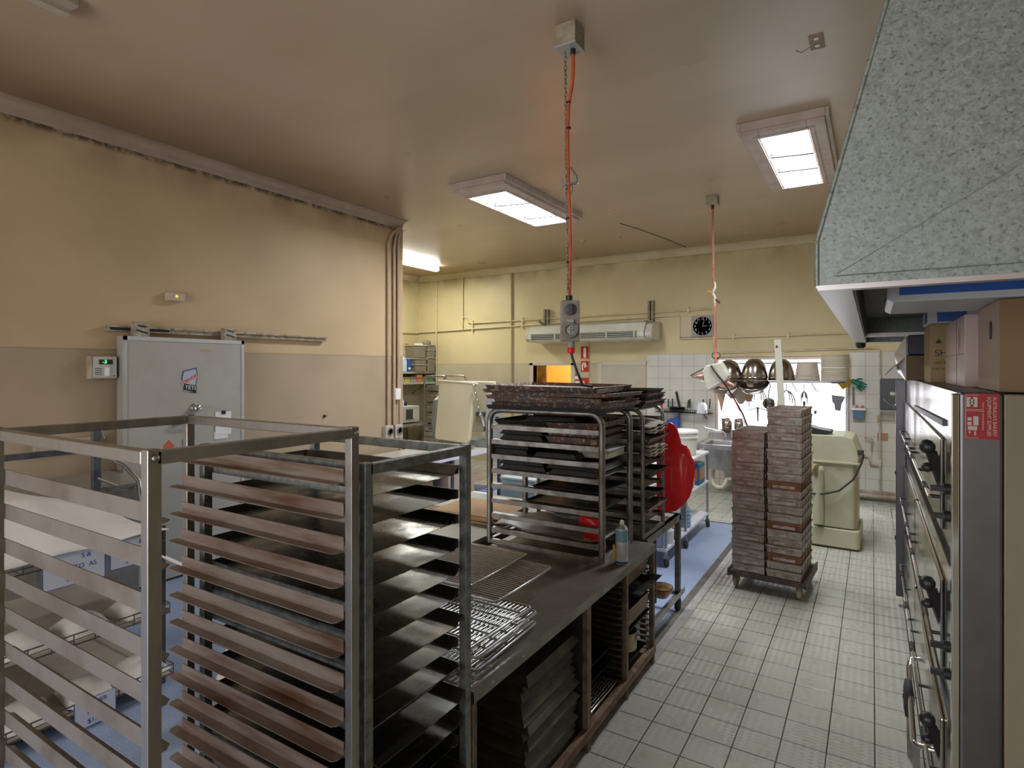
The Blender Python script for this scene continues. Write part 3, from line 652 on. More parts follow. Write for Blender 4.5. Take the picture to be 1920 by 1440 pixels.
o.rotation_euler=(Matrix.Rotation(R(90),3,'Z')@Matrix.Rotation(R(90),3,'X')@Matrix.Rotation(R(-10),3,'Z')).to_euler()
MB().prism([(-.07,.0),(-.03,.008),(.08,-.028),(.115,-.035),(.08,-.02),(-.04,-.012)],(S,.55,1.672),(1,0,0),.001,(0,1,0),(0,0,1)).build('brush_mark',greypl,t)
MB().prism([(0,-.06),(.05,0),(0,.06),(-.05,0)],(S,.37,1.18),(1,0,0),.001,(0,1,0),(0,0,1)).build('orange_sticker',mat('sticker_orange',(.52,.12,.05),.5),t)
MB().box(S,S+.001,.49,.55,1.13,1.23).build('blue_sticker',mat('sticker_blue',(.02,.13,.36),.5),t)
MB().box(S,S+.001,.66,.76,2.03,2.055).build('tape_residue',mat('residue',(.42,.33,.18),.6),t)
MB().box(S+.004,S+.006,.80,.96,1.24,1.46).build('note_paper',paper,t)
MB().box(S+.006,S+.012,.86,.90,1.435,1.47).build('bulldog_clip',black,t)
MB().box(S,S+.003,.79,.93,1.20,1.27).build('note_paper',paper,t)
t=thing('door_track','grimy aluminium track with two hangers above the coolroom door','track',(XL,2.34,2.19))
tm=mat('track_metal',(.50,.45,.36),.45,.4,c2=(.3,.22,.14),scale=12,c3=(.12,.09,.06),scale3=20)
MB().box(.0,.05,0,2.28,.02,.07).box(.05,.075,0,2.28,.055,.07).box(.05,.06,0,2.28,.02,.03).build('rail',tm,t)
MB().box(.045,.055,.02,.5,.031,.052).build('dark_gap',blackink,t)
for y in(.17,.98):
    MB().box(.06,.13,y,y+.13,-.03,.10).build('hanger',mat('hanger_grey',(.46,.42,.34),.45,.2,c2=(.25,.2,.14),scale=16),t,bev=.01)
    MB().bar((.132,y+.02,.035),(.132,y+.11,.01),.012,.004,up=(1,0,0)).bar((.132,y+.03,.075),(.132,y+.10,.065),.012,.004,up=(1,0,0)).build('hanger_slot',blackink,t)
solo(MB().box(0,.012,0,.03,0,.03).tube([(.012,.015,.015),(.05,.015,.02)],.006,6),'door_stop_hook',black,'tiny black hook on the left wall right of the coolroom door','hook',(XL,4.62,1.32))
# ================= RACKS =================
def tall_rack(label,x0,x1,y0,y1,zt,levels,pm,rmL,rmR,post=.026,name='tray_rack',rw=.034,flange=.04,over=.03,bars=True,group=None):
    t=thing(name,label,'rack',((x0+x1)/2,(y0+y1)/2,0)); cx,cy=(x0+x1)/2,(y0+y1)/2; hx,hy=(x1-x0)/2,(y1-y0)/2; p=post/2
    for sx in(-1,1):
        for sy in(-1,1):
            MB().box(sx*hx-p,sx*hx+p,sy*hy-p,sy*hy+p,.13,zt+.004).build('post',pm,t,bev=.002)
            c=MB().lathe([(.0,.0),(.05,0),(.05,.028),(0,.028)],M=Matrix.Translation((sx*hx,sy*hy-.014,.05))@Matrix.Rotation(R(-90),4,'X'),n=20)
            fk=MB().box(sx*hx-.02,sx*hx+.02,sy*hy-.016,sy*hy+.016,.09,.13).build('caster',dsteel,t); c.build('wheel',rubber,fk)
    for sy in(-1,1): MB().box(-hx+p,hx-p,sy*hy-p,sy*hy+p,zt-post,zt).build('top_bar',pm,t,bev=.002); MB().box(-hx+p,hx-p,sy*hy-p,sy*hy+p,.14,.14+post).build('bottom_bar',pm,t,bev=.002)
    for sx in(-1,1): MB().box(sx*hx-p,sx*hx+p,-hy-over*.3+p,hy-p,zt-post,zt).build('top_bar',pm,t,bev=.002); MB().box(sx*hx-p,sx*hx+p,-hy+p,hy-p,.14,.14+post).build('bottom_bar',pm,t,bev=.002)
    for sy,rm in((-1,rmL),(1,rmR)):
        yi=sy*(hy-p)  # inside face of posts
        a,b_=-hx-.045,hx-p-.002
        mesh=None
        for z in levels:
            if mesh is None:
                k=.012
                mb=MB()
                # vertical flange against posts + horizontal flange inwards, rounded tip
                s=-sy
                mb.box(-hx-p,b_,yi,yi+s*.0025,0,flange)
                mb.add([(a,yi,0),(b_,yi,0),(b_,yi+s*(rw-k),0),(b_-k,yi+s*rw,0),(a+k,yi+s*rw,0),(a,yi+s*(rw-k),0)]+[(a,yi,.0025),(b_,yi,.0025),(b_,yi+s*(rw-k),.0025),(b_-k,yi+s*rw,.0025),(a+k,yi+s*rw,.0025),(a,yi+s*(rw-k),.0025)],
                    [(0,1,2,3,4,5),(6,7,8,9,10,11)]+[(i,(i+1)%6,(i+1)%6+6,i+6) for i in range(6)])
                o=mb.build('rail',rm,t,loc=(0,0,z)); mesh=o.data
            else:
                o=bpy.data.objects.new('rail',mesh); col.objects.link(o); o.parent=t; o.location=(0,0,z)
    return t
# front empty rack
levA=[1.585-.0930*i for i in range(16)]
rA=tall_rack('tall empty steel rack nearest the camera, with open rusty tray slides',-2.010,-1.209,.600,1.120,1.736,levA,steel,greyrail,rust,post=.027,rw=.036)
for (x,y) in((.4005,-.26),(.4005,.26),(-.4005,.26)):
    MB().lathe([(0,0),(.008,0),(.007,.006),(0,.009)],M=Matrix.Translation((x+.0135,y,1.723))@Matrix.Rotation(R(90),4,'Y'),n=12).build('end_bolt',steel,rA)
# second rack with trays
levB=[1.533-.0855*i for i in range(16)]
rB=tall_rack('galvanised rack full of dark flat baking trays behind the empty rack',-1.985,-1.205,1.166,1.634,1.631,levB,galv,galv,galv,post=.03,rw=.03,flange=.03)
def tray_mesh(l,w,fl,h,front=True):
    """flat sheet l(x) x w(y), flared sides"""
    a,b_=l/2-fl,w/2-fl; L2,W2=l/2,w/2
    vs=[(-a,-b_,0),(a,-b_,0),(a,b_,0),(-a,b_,0),(-L2,-W2,h),(L2,-W2,h),(L2,W2,h),(-L2,W2,h)]
    fs=[(0,1,2,3),(0,4,5,1),(2,6,7,3),(3,7,4,0)]
    if front: fs.append((1,5,6,2))
    else:
        vs[1]=(L2,-b_,0);vs[2]=(L2,b_,0)
    return MB().add(vs,fs)
for i,z in enumerate(levB):
    fr=i in(8,12,13)
    mb=tray_mesh(.78,.425,.022,.026,fr)
    w_='lipped' if fr else 'flat open-ended'
    dx=random.uniform(-.02,.03)+(.02 if fr else 0)
    solo(mb,'baking_tray',traym,f'dark flat tray on the {ORD[i]} slide from the top of the galvanised rack','tray',(-1.60+dx,1.3925+random.uniform(-.004,.004),z+.003),(0,0,random.uniform(-.006,.006)),'baking trays in the galvanised rack',solid=.0016,soff=1)

# ================= BENCH WITH TRAY SLOTS =================
BX0,BX1,BY0,BY1,BZ=-2.08,-1.185,1.655,3.67,.768
bt=thing('tray_bench','long worn steel bench with grimy tray compartments underneath','bench',(BX1,BY0,0))
topm=mat('worn_bench_steel',(.30,.28,.255),.32,.85,c2=(.19,.175,.155),scale=3,lo=.35,hi=.65,c3=(.24,.19,.12),scale3=2.2,lo3=.58,hi3=.75,r2=.5)
MB().box(BX0-BX1,0,0,BY1-BY0,BZ-.004,BZ).box(-.003,0,0,BY1-BY0,BZ-.045,BZ-.004).box(BX0-BX1,0,BY1-BY0-.003,BY1-BY0,BZ-.045,BZ-.004).box(BX0-BX1,0,0,.003,BZ-.045,BZ-.004).build('bench_top',topm,bt)
mb=MB()
for k in range(9): mb.lathe([(0,0),(.006,0),(.004,.003),(0,.004)],M=Matrix.Translation((0,.12+k*.22,BZ-.022))@Matrix.Rotation(R(90),4,'Y'),n=8)
mb.build('rivet',steel,bt)
posts=[0.0,.97,1.505,1.98]
fronts=[.03,.045,.03,.03]
for y,w_ in zip(posts,fronts):
    MB().box(-.035,-.005,y,y+w_,.0,BZ-.045).build('leg',brownframe,bt,bev=.002)
    MB().box(BX0-BX1,BX0-BX1+.03,y,y+w_,.0,BZ-.045).build('leg',brownframe,bt)
MB().box(-.035,-.0,0,BY1-BY0,.07,.115).box(BX0-BX1,BX0-BX1+.03,0,BY1-BY0,.07,.115).build('bottom_rail',mat('rusty_base_rail',(.22,.12,.075),.65,.3,c2=(.12,.07,.045),scale=12,c3=(.32,.24,.17),scale3=10),bt)
MB().box(BX0-BX1,-.02,0,BY1-BY0,.07,.075).build('base_panel',brownframe,bt)
MB().box(BX0-BX1,BX0-BX1+.004,0,BY1-BY0,.07,BZ-.05).build('back_panel',mat('dark_back',(.03,.028,.025),.6),bt)
MB().box(BX0-BX1,-.04,.0,.003,.07,BZ-.05).box(BX0-BX1,-.04,.98,.987,.07,BZ-.05).box(BX0-BX1,-.04,1.515,1.521,.07,BZ-.05).build('divider',mat('dark_divider',(.05,.042,.036),.6,.3),bt)
for y in(1.015,1.50,1.54,1.975):
    s=1 if y in(1.015,1.54) else -1
    for k in range(17):
        z=.11+k*.036
        if True:
            mb=MB(); mb.box(BX0-BX1+.03,-.04,y,y+s*.028,z,z+.004); mb.cyl((-.045,y+s*.014,z+.002),(-.03,y+s*.014,z+.002),.006,n=8)
            mb.build('tray_slide',mat('grimy_slide',(.16,.12,.09),.5,.6,c2=(.30,.24,.18),scale=14,rnd=1),bt)
# trays stacked in first compartment
k=0
for i in range(15):
    z=.085+i*.034
    l=.60 if i<13 else .62; dy=random.uniform(-.012,.012); dx=random.uniform(-.02,.012)
    mb=tray_mesh(l,.50,.026,-.029)
    solo(mb,'baking_tray',mat('stacked_tray_steel',(.115,.12,.10),.5,.6,c2=(.07,.07,.06),scale=9,c3=(.17,.15,.11),scale3=5,rnd=1),f'dark upturned baking tray, {ORD[14-i]} from the top of the pile under the bench','tray',(BX1-.045-l/2+dx,2.345+dy,z+.03),(0,0,random.uniform(-.01,.01)),'piled baking trays under the bench',solid=.0015,soff=1)
# wire basket/rack on the base of middle compartment
def wire_rack(label,loc,rz,l=.74,w=.46,nx=26,ny=5,m=steel,name='cooling_rack',r=.0030,h=.018,group=None,rot=None):
    t=thing(name,label,'cooling rack',loc,rz,group)
    if rot: t.rotation_euler=rot
    mb=MB(); a,b_=l/2,w/2; q=.012
    loop=[(-a,-b_+q,h),(-a+q,-b_,h),(a-q,-b_,h),(a,-b_+q,h),(a,b_-q,h),(a-q,b_,h),(-a+q,b_,h),(-a,b_-q,h)]
    mb.tube(loop,.0055,6,closed=True); mb.build('rim',m,t)
    mb=MB()
    for i in range(1,nx): x=-a+l*i/nx; mb.tube([(x,-b_,h-.003),(x,b_,h-.003)],r,5)
    for i in range(1,ny): y=-b_+w*i/ny; mb.tube([(-a,y,h+.002),(a,y,h+.002)],r*1.2,5)
    mb.build('wires',m,t)
    mb=MB()
    for x in(-a+.05,a-.05):
        for y in(-b_+.05,b_-.05): mb.tube([(x-.01,y,h),(x-.006,y,.002),(x+.006,y,.002),(x+.01,y,h)],.002,5)
    mb.build('feet',m,t); return t
brt=mat('bright_wire',(.62,.62,.62),.28,1)
wire_rack('wire rack lying on the floor of the middle bench compartment',(BX1-.25,2.895,.118),0,.42,.40,24,6,brt)
lay=[(-1.60,1.97,2,'lowest'),(-1.61,1.965,-2,'second from the bottom'),(-1.60,1.975,1,'third from the bottom'),(-1.625,1.97,-1,'fourth from the bottom')]
z=BZ+.002
for i,(x,y,a,nm) in enumerate(lay):
    wire_rack(f'{nm} chrome cooling rack of the pile on the near bench end',(x,y,z),R(a),.72,.47,34,6,brt,group='cooling racks piled on the bench'); z+=.0235
wire_rack('upper shiny cooling rack slid back on top of the pile on the bench',(-1.785,2.40,z+.026),R(0),.46,.54,20,26,brt,group='cooling racks piled on the bench')
wire_rack('tilted cooling rack second from the top, sticking out towards the aisle',(-1.64,2.37,z),R(0),.50,.52,9,24,brt,group='cooling racks piled on the bench')
# contents of right compartments
def loaf_tin(label,loc,rz,l=.34,w=.13,h=.10,m=None):
    m=m or mat('old_loaf_tin',(.28,.20,.11),.5,.5,c2=(.18,.12,.07),scale=12,rnd=1)
    t=thing('loaf_tin',label,'loaf tin',loc,rz)
    a,b_=l/2,w/2; k=.012
    vs=[(-a+k,-b_+k,0),(a-k,-b_+k,0),(a-k,b_-k,0),(-a+k,b_-k,0),(-a,-b_,h),(a,-b_,h),(a,b_,h),(-a,b_,h)]
    MB().add(vs,[(0,1,2,3),(0,4,5,1),(1,5,6,2),(2,6,7,3),(3,7,4,0)]).build('tin_body',m,t,solid=.002)
    MB().tube([(-a,-b_,h),(a,-b_,h),(a,b_,h),(-a,b_,h)],.004,6,closed=True).build('rolled_rim',dsteel,t); return t
loaf_tin('tan loaf tin at the top of the right bench compartment',(BX1-.10,3.42,.615),R(90),.36,.14,.10)
loaf_tin('rusty tan loaf tin in the middle of the right bench compartment',(BX1-.09,3.40,.39),R(90),.34,.15,.10)
solo(tray_mesh(.5,.38,.03,.03),'baking_tray',traym,'dark tray poking out below the top loaf tin in the bench','tray',(BX1-.20,3.45,.555),None,solid=.002,soff=1)
solo(tray_mesh(.5,.38,.02,.02),'baking_tray',traym,'dark tray under the rusty loaf tin in the bench','tray',(BX1-.27,3.42,.345),None,solid=.002,soff=1)
solo(tray_mesh(.5,.40,.02,.02),'baking_tray',traym,'dark tray on the lowest slides of the right bench compartment','tray',(BX1-.29,3.41,.13),None,solid=.002,soff=1)
t=thing('round_cake_tin','open round cake tin with a cream and brown side in the right bench compartment','cake tin',(BX1-.10,3.33,.225))
MB().lathe([(0,0),(.085,0),(.088,.10),(.091,.10),(.088,.0)],cap=False).build('tin_body',mat('cake_tin',(.30,.20,.14),.45,.4,c2=(.5,.45,.28),scale=9,lo=.48,hi=.52),t)
MB().tube([(.09*math.cos(a),.09*math.sin(a),.1) for a in [2*PI*i/24 for i in range(24)]],.003,6,closed=True).build('rolled_rim',steel,t)
for i,(z,y) in enumerate(((.30,2.90),(.215,2.92))):
    solo(tray_mesh(.6,.40,.02,.02),'baking_tray',traym,('upper' if i==0 else 'lower')+' dark tray in the middle bench compartment','tray',(BX1-.38,y,z),None,solid=.002,soff=1)
# spray can
t=thing('spray_can','pale blue aerosol spray can standing on the bench corner','spray can',(-1.235,3.20,BZ))
MB().lathe([(.0,0),(.034,0),(.036,.004),(.036,.20),(.034,.204)],n=28).build('can_body',mat('can_pale',(.52,.60,.66),.3,.2,c2=(.55,.56,.55),scale=60,stretch=(1,1,.3)),t)
MB().lathe([(.0362,.13),(.0362,.195)],n=28,cap=False).build('blue_band',mat('can_blue',(.18,.36,.48),.35),t)
MB().lathe([(.0363,.006),(.0363,.018)],n=28,cap=False).build('navy_band',mat('can_navy',(.03,.06,.2),.35),t)
MB().prism([(-.018,.02),(-.006,.02),(-.006,.11),(-.018,.11)],(-.026,-.027,0),(0,-1,0),.002,(1,0,0),(0,0,1)).build('yellow_label',mat('can_yellow',(.6,.42,.03),.5),t)
mb=MB()
for k in range(9): mb.lathe([(.0364,.04+k*.009),(.0364,.0425+k*.009)],n=28,cap=False)
mb.build('label_lines',mat('label_grey',(.33,.36,.38),.5),t)
MB().lathe([(.034,.204),(.030,.214),(.017,.222),(.016,.226)],n=24).build('shoulder',steel,t)
MB().lathe([(.013,.224),(.012,.245),(.006,.250),(0,.250)],n=16).build('nozzle',white,t)

# ================= COUNTER-TOP RACKS =================
def round_rack(label,x0,x1,y0,y1,z0,z1,levels,m,r=.016,name='counter_rack',cr=.075,flat=True,extra=True):
    t=thing(name,label,'rack',((x0+x1)/2,(y0+y1)/2,z0)); hx,hy=(x1-x0)/2,(y1-y0)/2; H=z1-z0
    for sy in(-1,1):
        y=sy*hy
        arc=lambda cx,s:[(cx+s*cr*math.cos(a),y,H-cr+cr*math.sin(a)) for a in [PI/2*i/6 for i in range(7)]]
        path=[(-hx,y,0)]+[(-hx+cr-cr*math.cos(a),y,H-cr+cr*math.sin(a)) for a in [PI/2*i/6 for i in range(7)]]+[(hx-cr+cr*math.sin(a),y,H-cr+cr*math.cos(a)) for a in [PI/2*i/6 for i in range(7)]]+[(hx,y,0)]
        MB().tube(path,r,6).build('end_frame',m,t,)
        for z in levels: MB().box(-hx+.01,hx-.01,y-sy*.0-.006*sy,y-sy*.034,z-z0-.003,z-z0).box(-hx+.008,hx-.008,y-.006,y+.006,z-z0-.029,z-z0).build('rail',m,t)
        MB().box(-hx,hx,y-.012,y+.012,.0,.025).build('base_bar',m,t)
    for sx in(-1,1):
        MB().box(sx*hx-.012,sx*hx+.012,-hy,hy,.0,.025).build('base_bar',m,t)
        MB().box(sx*hx-.01,sx*hx+.01,-hy,hy,H-.03,H-.008).build('top_tie',m,t) if sx<0 else MB().cyl((hx-.07,-hy,H-.005),(hx-.07,hy,H-.005),.008).build('top_tie',m,t)
    return t
DL=[1.534-.0955*i for i in range(8)]
DX0,DX1,DY0,DY1=-2.12,-1.335,3.145,3.60
round_rack('round-cornered steel tray rack standing on the bench, piled with old tins',DX0,DX1,DY0,DY1,BZ,1.63,DL,dsteel,r=.0195)
def bun_tin(label,loc,rz,l=.36,w=.30,h=.032,m=blacktin,flip=False):
    t=thing('bun_tin',label,'baking tin',loc,rz); a,b_=l/2,w/2; k=.022
    vs=[(-a,-b_,0),(a,-b_,0),(a,b_,0),(-a,b_,0),(-a+k,-b_+k*.6,h),(a-k,-b_+k*.6,h),(a-k,b_-k*.6,h),(-a+k,b_-k*.6,h)]
    if flip: vs=[(x,y,h-z) for x,y,z in vs]
    MB().add(vs,[(3,2,1,0),(4,5,6,7),(0,1,5,4),(1,2,6,5),(2,3,7,6),(3,0,4,7)]).build('tin_body',m,t,bev=.003)
    z=h if flip else 0
    MB().tube([(-a,-b_,z),(a,-b_,z),(a,b_,z),(-a,b_,z)],.003,5,closed=True).build('rim',blacktin,t); return t
def lev(i): return DL[i]+.003
q=(DY0+DY1)/2
bun=[(1,-1.90,.32,0,'upper left'),(1,-1.90,.32,.036,'upper left top'),(2,-2.0,.30,0,''),(2,-1.99,.29,.036,''),(2,-1.66,.30,0,''),(3,-1.89,.34,0,''),(3,-1.90,.33,.034,''),(3,-1.53,.34,0,''),(3,-1.54,.36,.034,'')]
for i,(L_,x,l,dz,_) in enumerate(bun):
    side={-1.90:'left',-1.89:'left',-2.0:'left',-1.99:'left'}.get(x,'right' if L_==3 else 'middle')
    bun_tin(f"{'upper' if dz else 'lower'} black bun tin at the {side} of the {ORD[L_]} bench rack shelf",(x,q,lev(L_)+dz),0,l,.40,.030)
for dz,nm in((0,'lower'),(.043,'upper')):
    bun_tin(f'{nm} scratched brown tin at the right of the second bench rack shelf',(-1.54,q-.005,lev(1)+dz),R(.5),.36,.42,.040,crusty,flip=True)
t=thing('plastic_tub','pale shallow tub lying at the right of the bench rack third shelf','tub',(-1.46,q+.06,lev(2)))
MB().box(-.10,.10,-.14,.14,0,.045).build('tub_body',mat('pale_tub',(.50,.48,.38),.5),t,bev=.006)
MB().box(-.105,.105,-.145,.145,.045,.055).build('lid',mat('pale_lid',(.6,.6,.58),.5),t,bev=.003)
solo(tray_mesh(.40,.42,.02,.03),'baking_tray',traym,'dark tray with a bent lip at the left of the top bench rack shelf','tray',(-1.90,q,lev(0)),(0,0,R(2)),solid=.002,soff=1)
solo(tray_mesh(.36,.42,.02,.035),'baking_tray',crusty,'crusty tray at the right of the top shelf of the bench rack','tray',(-1.53,q,lev(0)),(R(1),R(-2),R(-3)),solid=.002,soff=1)
bun_tin('thin black tin leaning in the middle of the top shelf of the bench rack',(-1.72,q-.03,lev(0)+.035),R(8),.34,.30,.022)
for i,L_ in((1,4),(2,5)):
    solo(tray_mesh(.46 if L_==4 else .52,.43,.012,.012),'baking_tray',blacktin if L_==4 else traym,f'{"black mesh" if L_==4 else "dull brown"} tray on the {ORD[L_]} shelf from the top of the bench rack','tray',(-1.58 if L_==4 else -1.60,q,lev(L_)),None,solid=.002,soff=1)
mb=MB(); mb.grid(lambda u,v:Vector((-.37+.74*u,-.21+.42*v,.012+.03*math.sin(5*u+2*v)*math.sin(PI*v)+.012*math.sin(13*u+5*v))),24,14)
solo(mb,'parchment_sheet',mat('greasy_parchment',(.30,.28,.25),.45,c2=(.22,.19,.16),scale=4),'rumpled sheet of greasy parchment on the lowest shelf of the bench rack','parchment',(-1.73,q,DL[7]+.004),solid=.001)
t=thing('food_packet','torn red and yellow packet slumped inside the bench rack behind the spray can','packet',(-1.44,q-.07,BZ+.03))
mb=MB(); mb.grid(lambda u,v:Vector((-.07+.14*u+.012*math.sin(7*v),-.05+.03*math.sin(3*u+4*v),.21*v)),8,8)
mb.build('packet_body',redpl,t,solid=.03)
MB().box(-.05,.0,-.075,-.07,.03,.07).build('packet_label',mat('packet_yellow',(.6,.4,.05),.5),t)
# pile of crusty trays on top
z=1.640
for i in range(7):
    a=[1,-1.5,2,.5,-2,1.5,-3][i]; dx=[-.02,.0,.01,-.03,.02,-.07,-.05][i]; l=[.80,.80,.78,.80,.80,.80,.78][i]
    solo(tray_mesh(l,.57,.010,.022),'baking_tray',crusty if i>0 else blacktin,f'crusty old baking tray, {ORD[6-i]} from the top of the pile on the bench rack','tray',(-1.70+dx,q+.03+.01*((i*3)%4-1.5),z),(R([.0,.4,-.4,.5,-.3,.3,.8][i]),R([0,-.3,.3,.4,-.4,-.6,.5][i]),R(a)),'crusty trays piled on the bench rack',solid=.002,soff=1)
    z+=.0215
# ================= SECOND STAND with rack behind =================
st=thing('steel_stand','open steel stand on the blue floor carrying the rack with the red board','stand',(-1.28,3.75,0))
SZ=.755
for (x,y) in((0,.80),(-.78,.80),(0,0.0),(-.78,0.0)):
    MB().box(x-.04,x,y,y+.04,.09,SZ).build('leg',dsteel,st,bev=.002)
    MB().lathe([(0,0),(.045,0),(.045,.03),(0,.03)],M=Matrix.Translation((x-.035,y+.02,.045))@Matrix.Rotation(R(90),4,'Y'),n=18).build('caster_wheel',rubber,st)
MB().box(-.82,0,0,.04,SZ-.05,SZ).box(-.82,0,.80,.84,SZ-.05,SZ).box(-.04,0,0,.84,SZ-.05,SZ).box(-.82,-.78,0,.84,SZ-.05,SZ).build('top_frame',dsteel,st,bev=.002)
MB().box(-.82,0,.0,.84,SZ-.004,SZ).build('top_sheet',dsteel,st)
MB().box(-.04,.012,-.02,.90,.125,.13).box(.010,.014,-.02,.90,.125,.165).box(-.82,0,.80,.84,.12,.15).build('foot_rail',steel,st)
EL=[1.55-.078*i for i in range(10)]
EX0,EX1,EY0,EY1=-2.10,-1.305,3.76,4.20
round_rack('second round-cornered rack behind, stuffed with folded cloths and thin trays',EX0,EX1,EY0,EY1,SZ,1.62,EL,dsteel,r=.014)
q2=(EY0+EY1)/2
for i in range(1,10):
    mb=tray_mesh(.76,.40,.015,.014+.006*(i%3))
    solo(mb,'baking_tray',traym if i%2 else crusty,f'thin bent tray on the {ORD[i]} slide from the top of the rear rack','tray',(-1.68+.02*(i%3),q2,EL[i]+.004),(R(1.2*((i%3)-1)),0,R(1.5*((i%2)-.5))),'thin trays in the rear rack',solid=.002,soff=1)
for i,(z,cc) in enumerate(((EL[1]+.02,'cream folded baking cloth draped out near the top of the rear rack'),(EL[3]+.02,'rolled linen cloths tucked into the rear rack below the folded one'))):
    mb=MB()
    for k in range(3+i): mb.grid(lambda u,v,k=k:Vector((-.36+.78*u,-.19+.38*v,.014*k+.012*math.sin(4*u+3*v+k)+.006*math.sin(17*v)-.05*max(0,u-.85)*3)),16,14)
    solo(mb,'baking_cloth',cloth,cc,'cloth',(-1.68,q2,z),solid=.004)
for i in range(5):
    solo(tray_mesh(.78,.42,.02,.024),'baking_tray',crusty if i%2 else blacktin,f'dark battered tray, {ORD[4-i]} from the top of the pile on the rear rack','tray',(-1.68+.01*(i%2),q2+.01,1.632+i*.024),(0,R(.5*(i%2)),R(1.5*(i-2))),'battered trays piled on the rear rack',solid=.002,soff=1)
# red moulded board
t=thing('red_serving_board','glossy red moulded plastic board leaning at the end of the rear rack','board',(-1.30,4.44,SZ))
out=[(-.13,0),(-.13,.715),(-.02,.725),(.0,.715),(.03,.68),(.055,.60),(.06,.57),(.10,.555),(.125,.52),(.14,.47),(.165,.43),(.16,.33),(.15,.25),(.125,.17),(.08,.10),(.02,.05)]
MB().prism(out,(0,0,0),(0,1,0),.02,(1,0,0),(0,0,1)).build('board_sheet',redpl,t,bev=.006)
mb=MB(); mb.tube([(.06,-.0,.57),(.02,-.004,.47),(.0,-.004,.33),(.02,-.004,.2),(.08,-.004,.11)],.007,6); mb.tube([(.10,-.0,.555),(.12,-.004,.50),(.158,-.004,.44)],.007,6)
mb.tube([(-.03,-.004,.10),(-.01,-.004,.20),(.0,-.004,.24),(.02,-.004,.19),(.03,-.004,.11),(.0,-.004,.08),(-.03,-.004,.10)],.005,6); mb.build('moulded_ridge',redpl,t)
MB().grid(lambda u,v:Vector((-.02+.15*u*(.7+.3*math.sin(PI*v)),.001-.028*(math.sin(PI*u)*math.sin(PI*v))**.8,.12+.38*v)),12,16).build('bulge',redpl,t)
MB().cyl((-.035,-.002,.66),(-.035,.0,.66),.008,n=12).build('hanging_hole',blackink,t)
# lower shelf under stand with tins
lw=thing('low_tray_rack','low dark rack full of tins under the steel stand','rack',(-1.36,3.79,.16))
for x,y in((0,0),(0,.42),(-.6,0),(-.6,.42)): MB().box(x-.02,x,y,y+.02,0,.55).build('post',dsteel,lw)
for k in range(6):
    for y in(0.02,.40): MB().box(-.6,0,y-.0,y+.02,.04+k*.085,.045+k*.085).build('rail',dsteel,lw)
for k in range(5):
    solo(tray_mesh(.56,.37,.018,.02),'baking_tray',traym if k%2 else crusty,f'dark tray, {ORD[k]} from the bottom of the low rack under the steel stand','tray',(-1.65,4.01,.16+.05+k*.085),None,'trays in the low rack',solid=.002,soff=1)
t=thing('pudding_basin','brown glazed basin sitting on the foot of the steel stand','basin',(-1.36,4.33,.172))
MB().lathe([(.0,0),(.05,0),(.085,.05),(.09,.075),(.083,.075),(.076,.05),(0,.012)],n=24,cap=False).build('bowl',mat('brown_glaze',(.26,.12,.04),.35,c2=(.45,.28,.12),scale=20),t)
MB().tube([(.088*math.cos(a),.088*math.sin(a),.075) for a in [2*PI*i/24 for i in range(24)]],.005,6,closed=True).build('rim',mat('basin_rim',(.12,.06,.03),.4),t)

# ================= BREAD TIN TOWERS =================
RT=R(-3.5); ca,sa=math.cos(RT),math.sin(RT)
C0=Vector((-.745,5.56,0))
dl=thing('tin_dolly','low black wheeled dolly under the two towers of bread tins','dolly',tuple(C0),RT)
MB().box(-.30,.30,-.29,.31,.105,.150).build('deck',mat('dolly_black',(.05,.045,.042),.6,c2=(.14,.09,.06),scale=18),dl,bev=.004)
MB().box(.296,.31,-.30,.32,.10,.165).box(-.31,-.296,-.30,.32,.10,.165).build('edge_lip',MATS['dolly_black'],dl)
wh=mat('cream_wheel',(.48,.42,.32),.5,c2=(.25,.16,.09),scale=14)
for x,y in((-.25,-.24),(.25,-.24),(-.25,.26),(.25,.26)):
    wm=MB().lathe([(0,-.018),(.030,-.018),(.046,-.014),(.050,0),(.046,.014),(.030,.018),(0,.018)],M=Matrix.Translation((x,y,.05))@Matrix.Rotation(R(90),4,'Y'),n=24)
    fk=MB().box(x-.028,x-.022,y-.02,y+.02,.05,.105).box(x+.022,x+.028,y-.02,y+.02,.05,.105).box(x-.03,x+.03,y-.025,y+.025,.098,.106).build('caster',dsteel,dl); wm.build('wheel',wh,fk)
TH_=.067; TW,TD=.268,.55
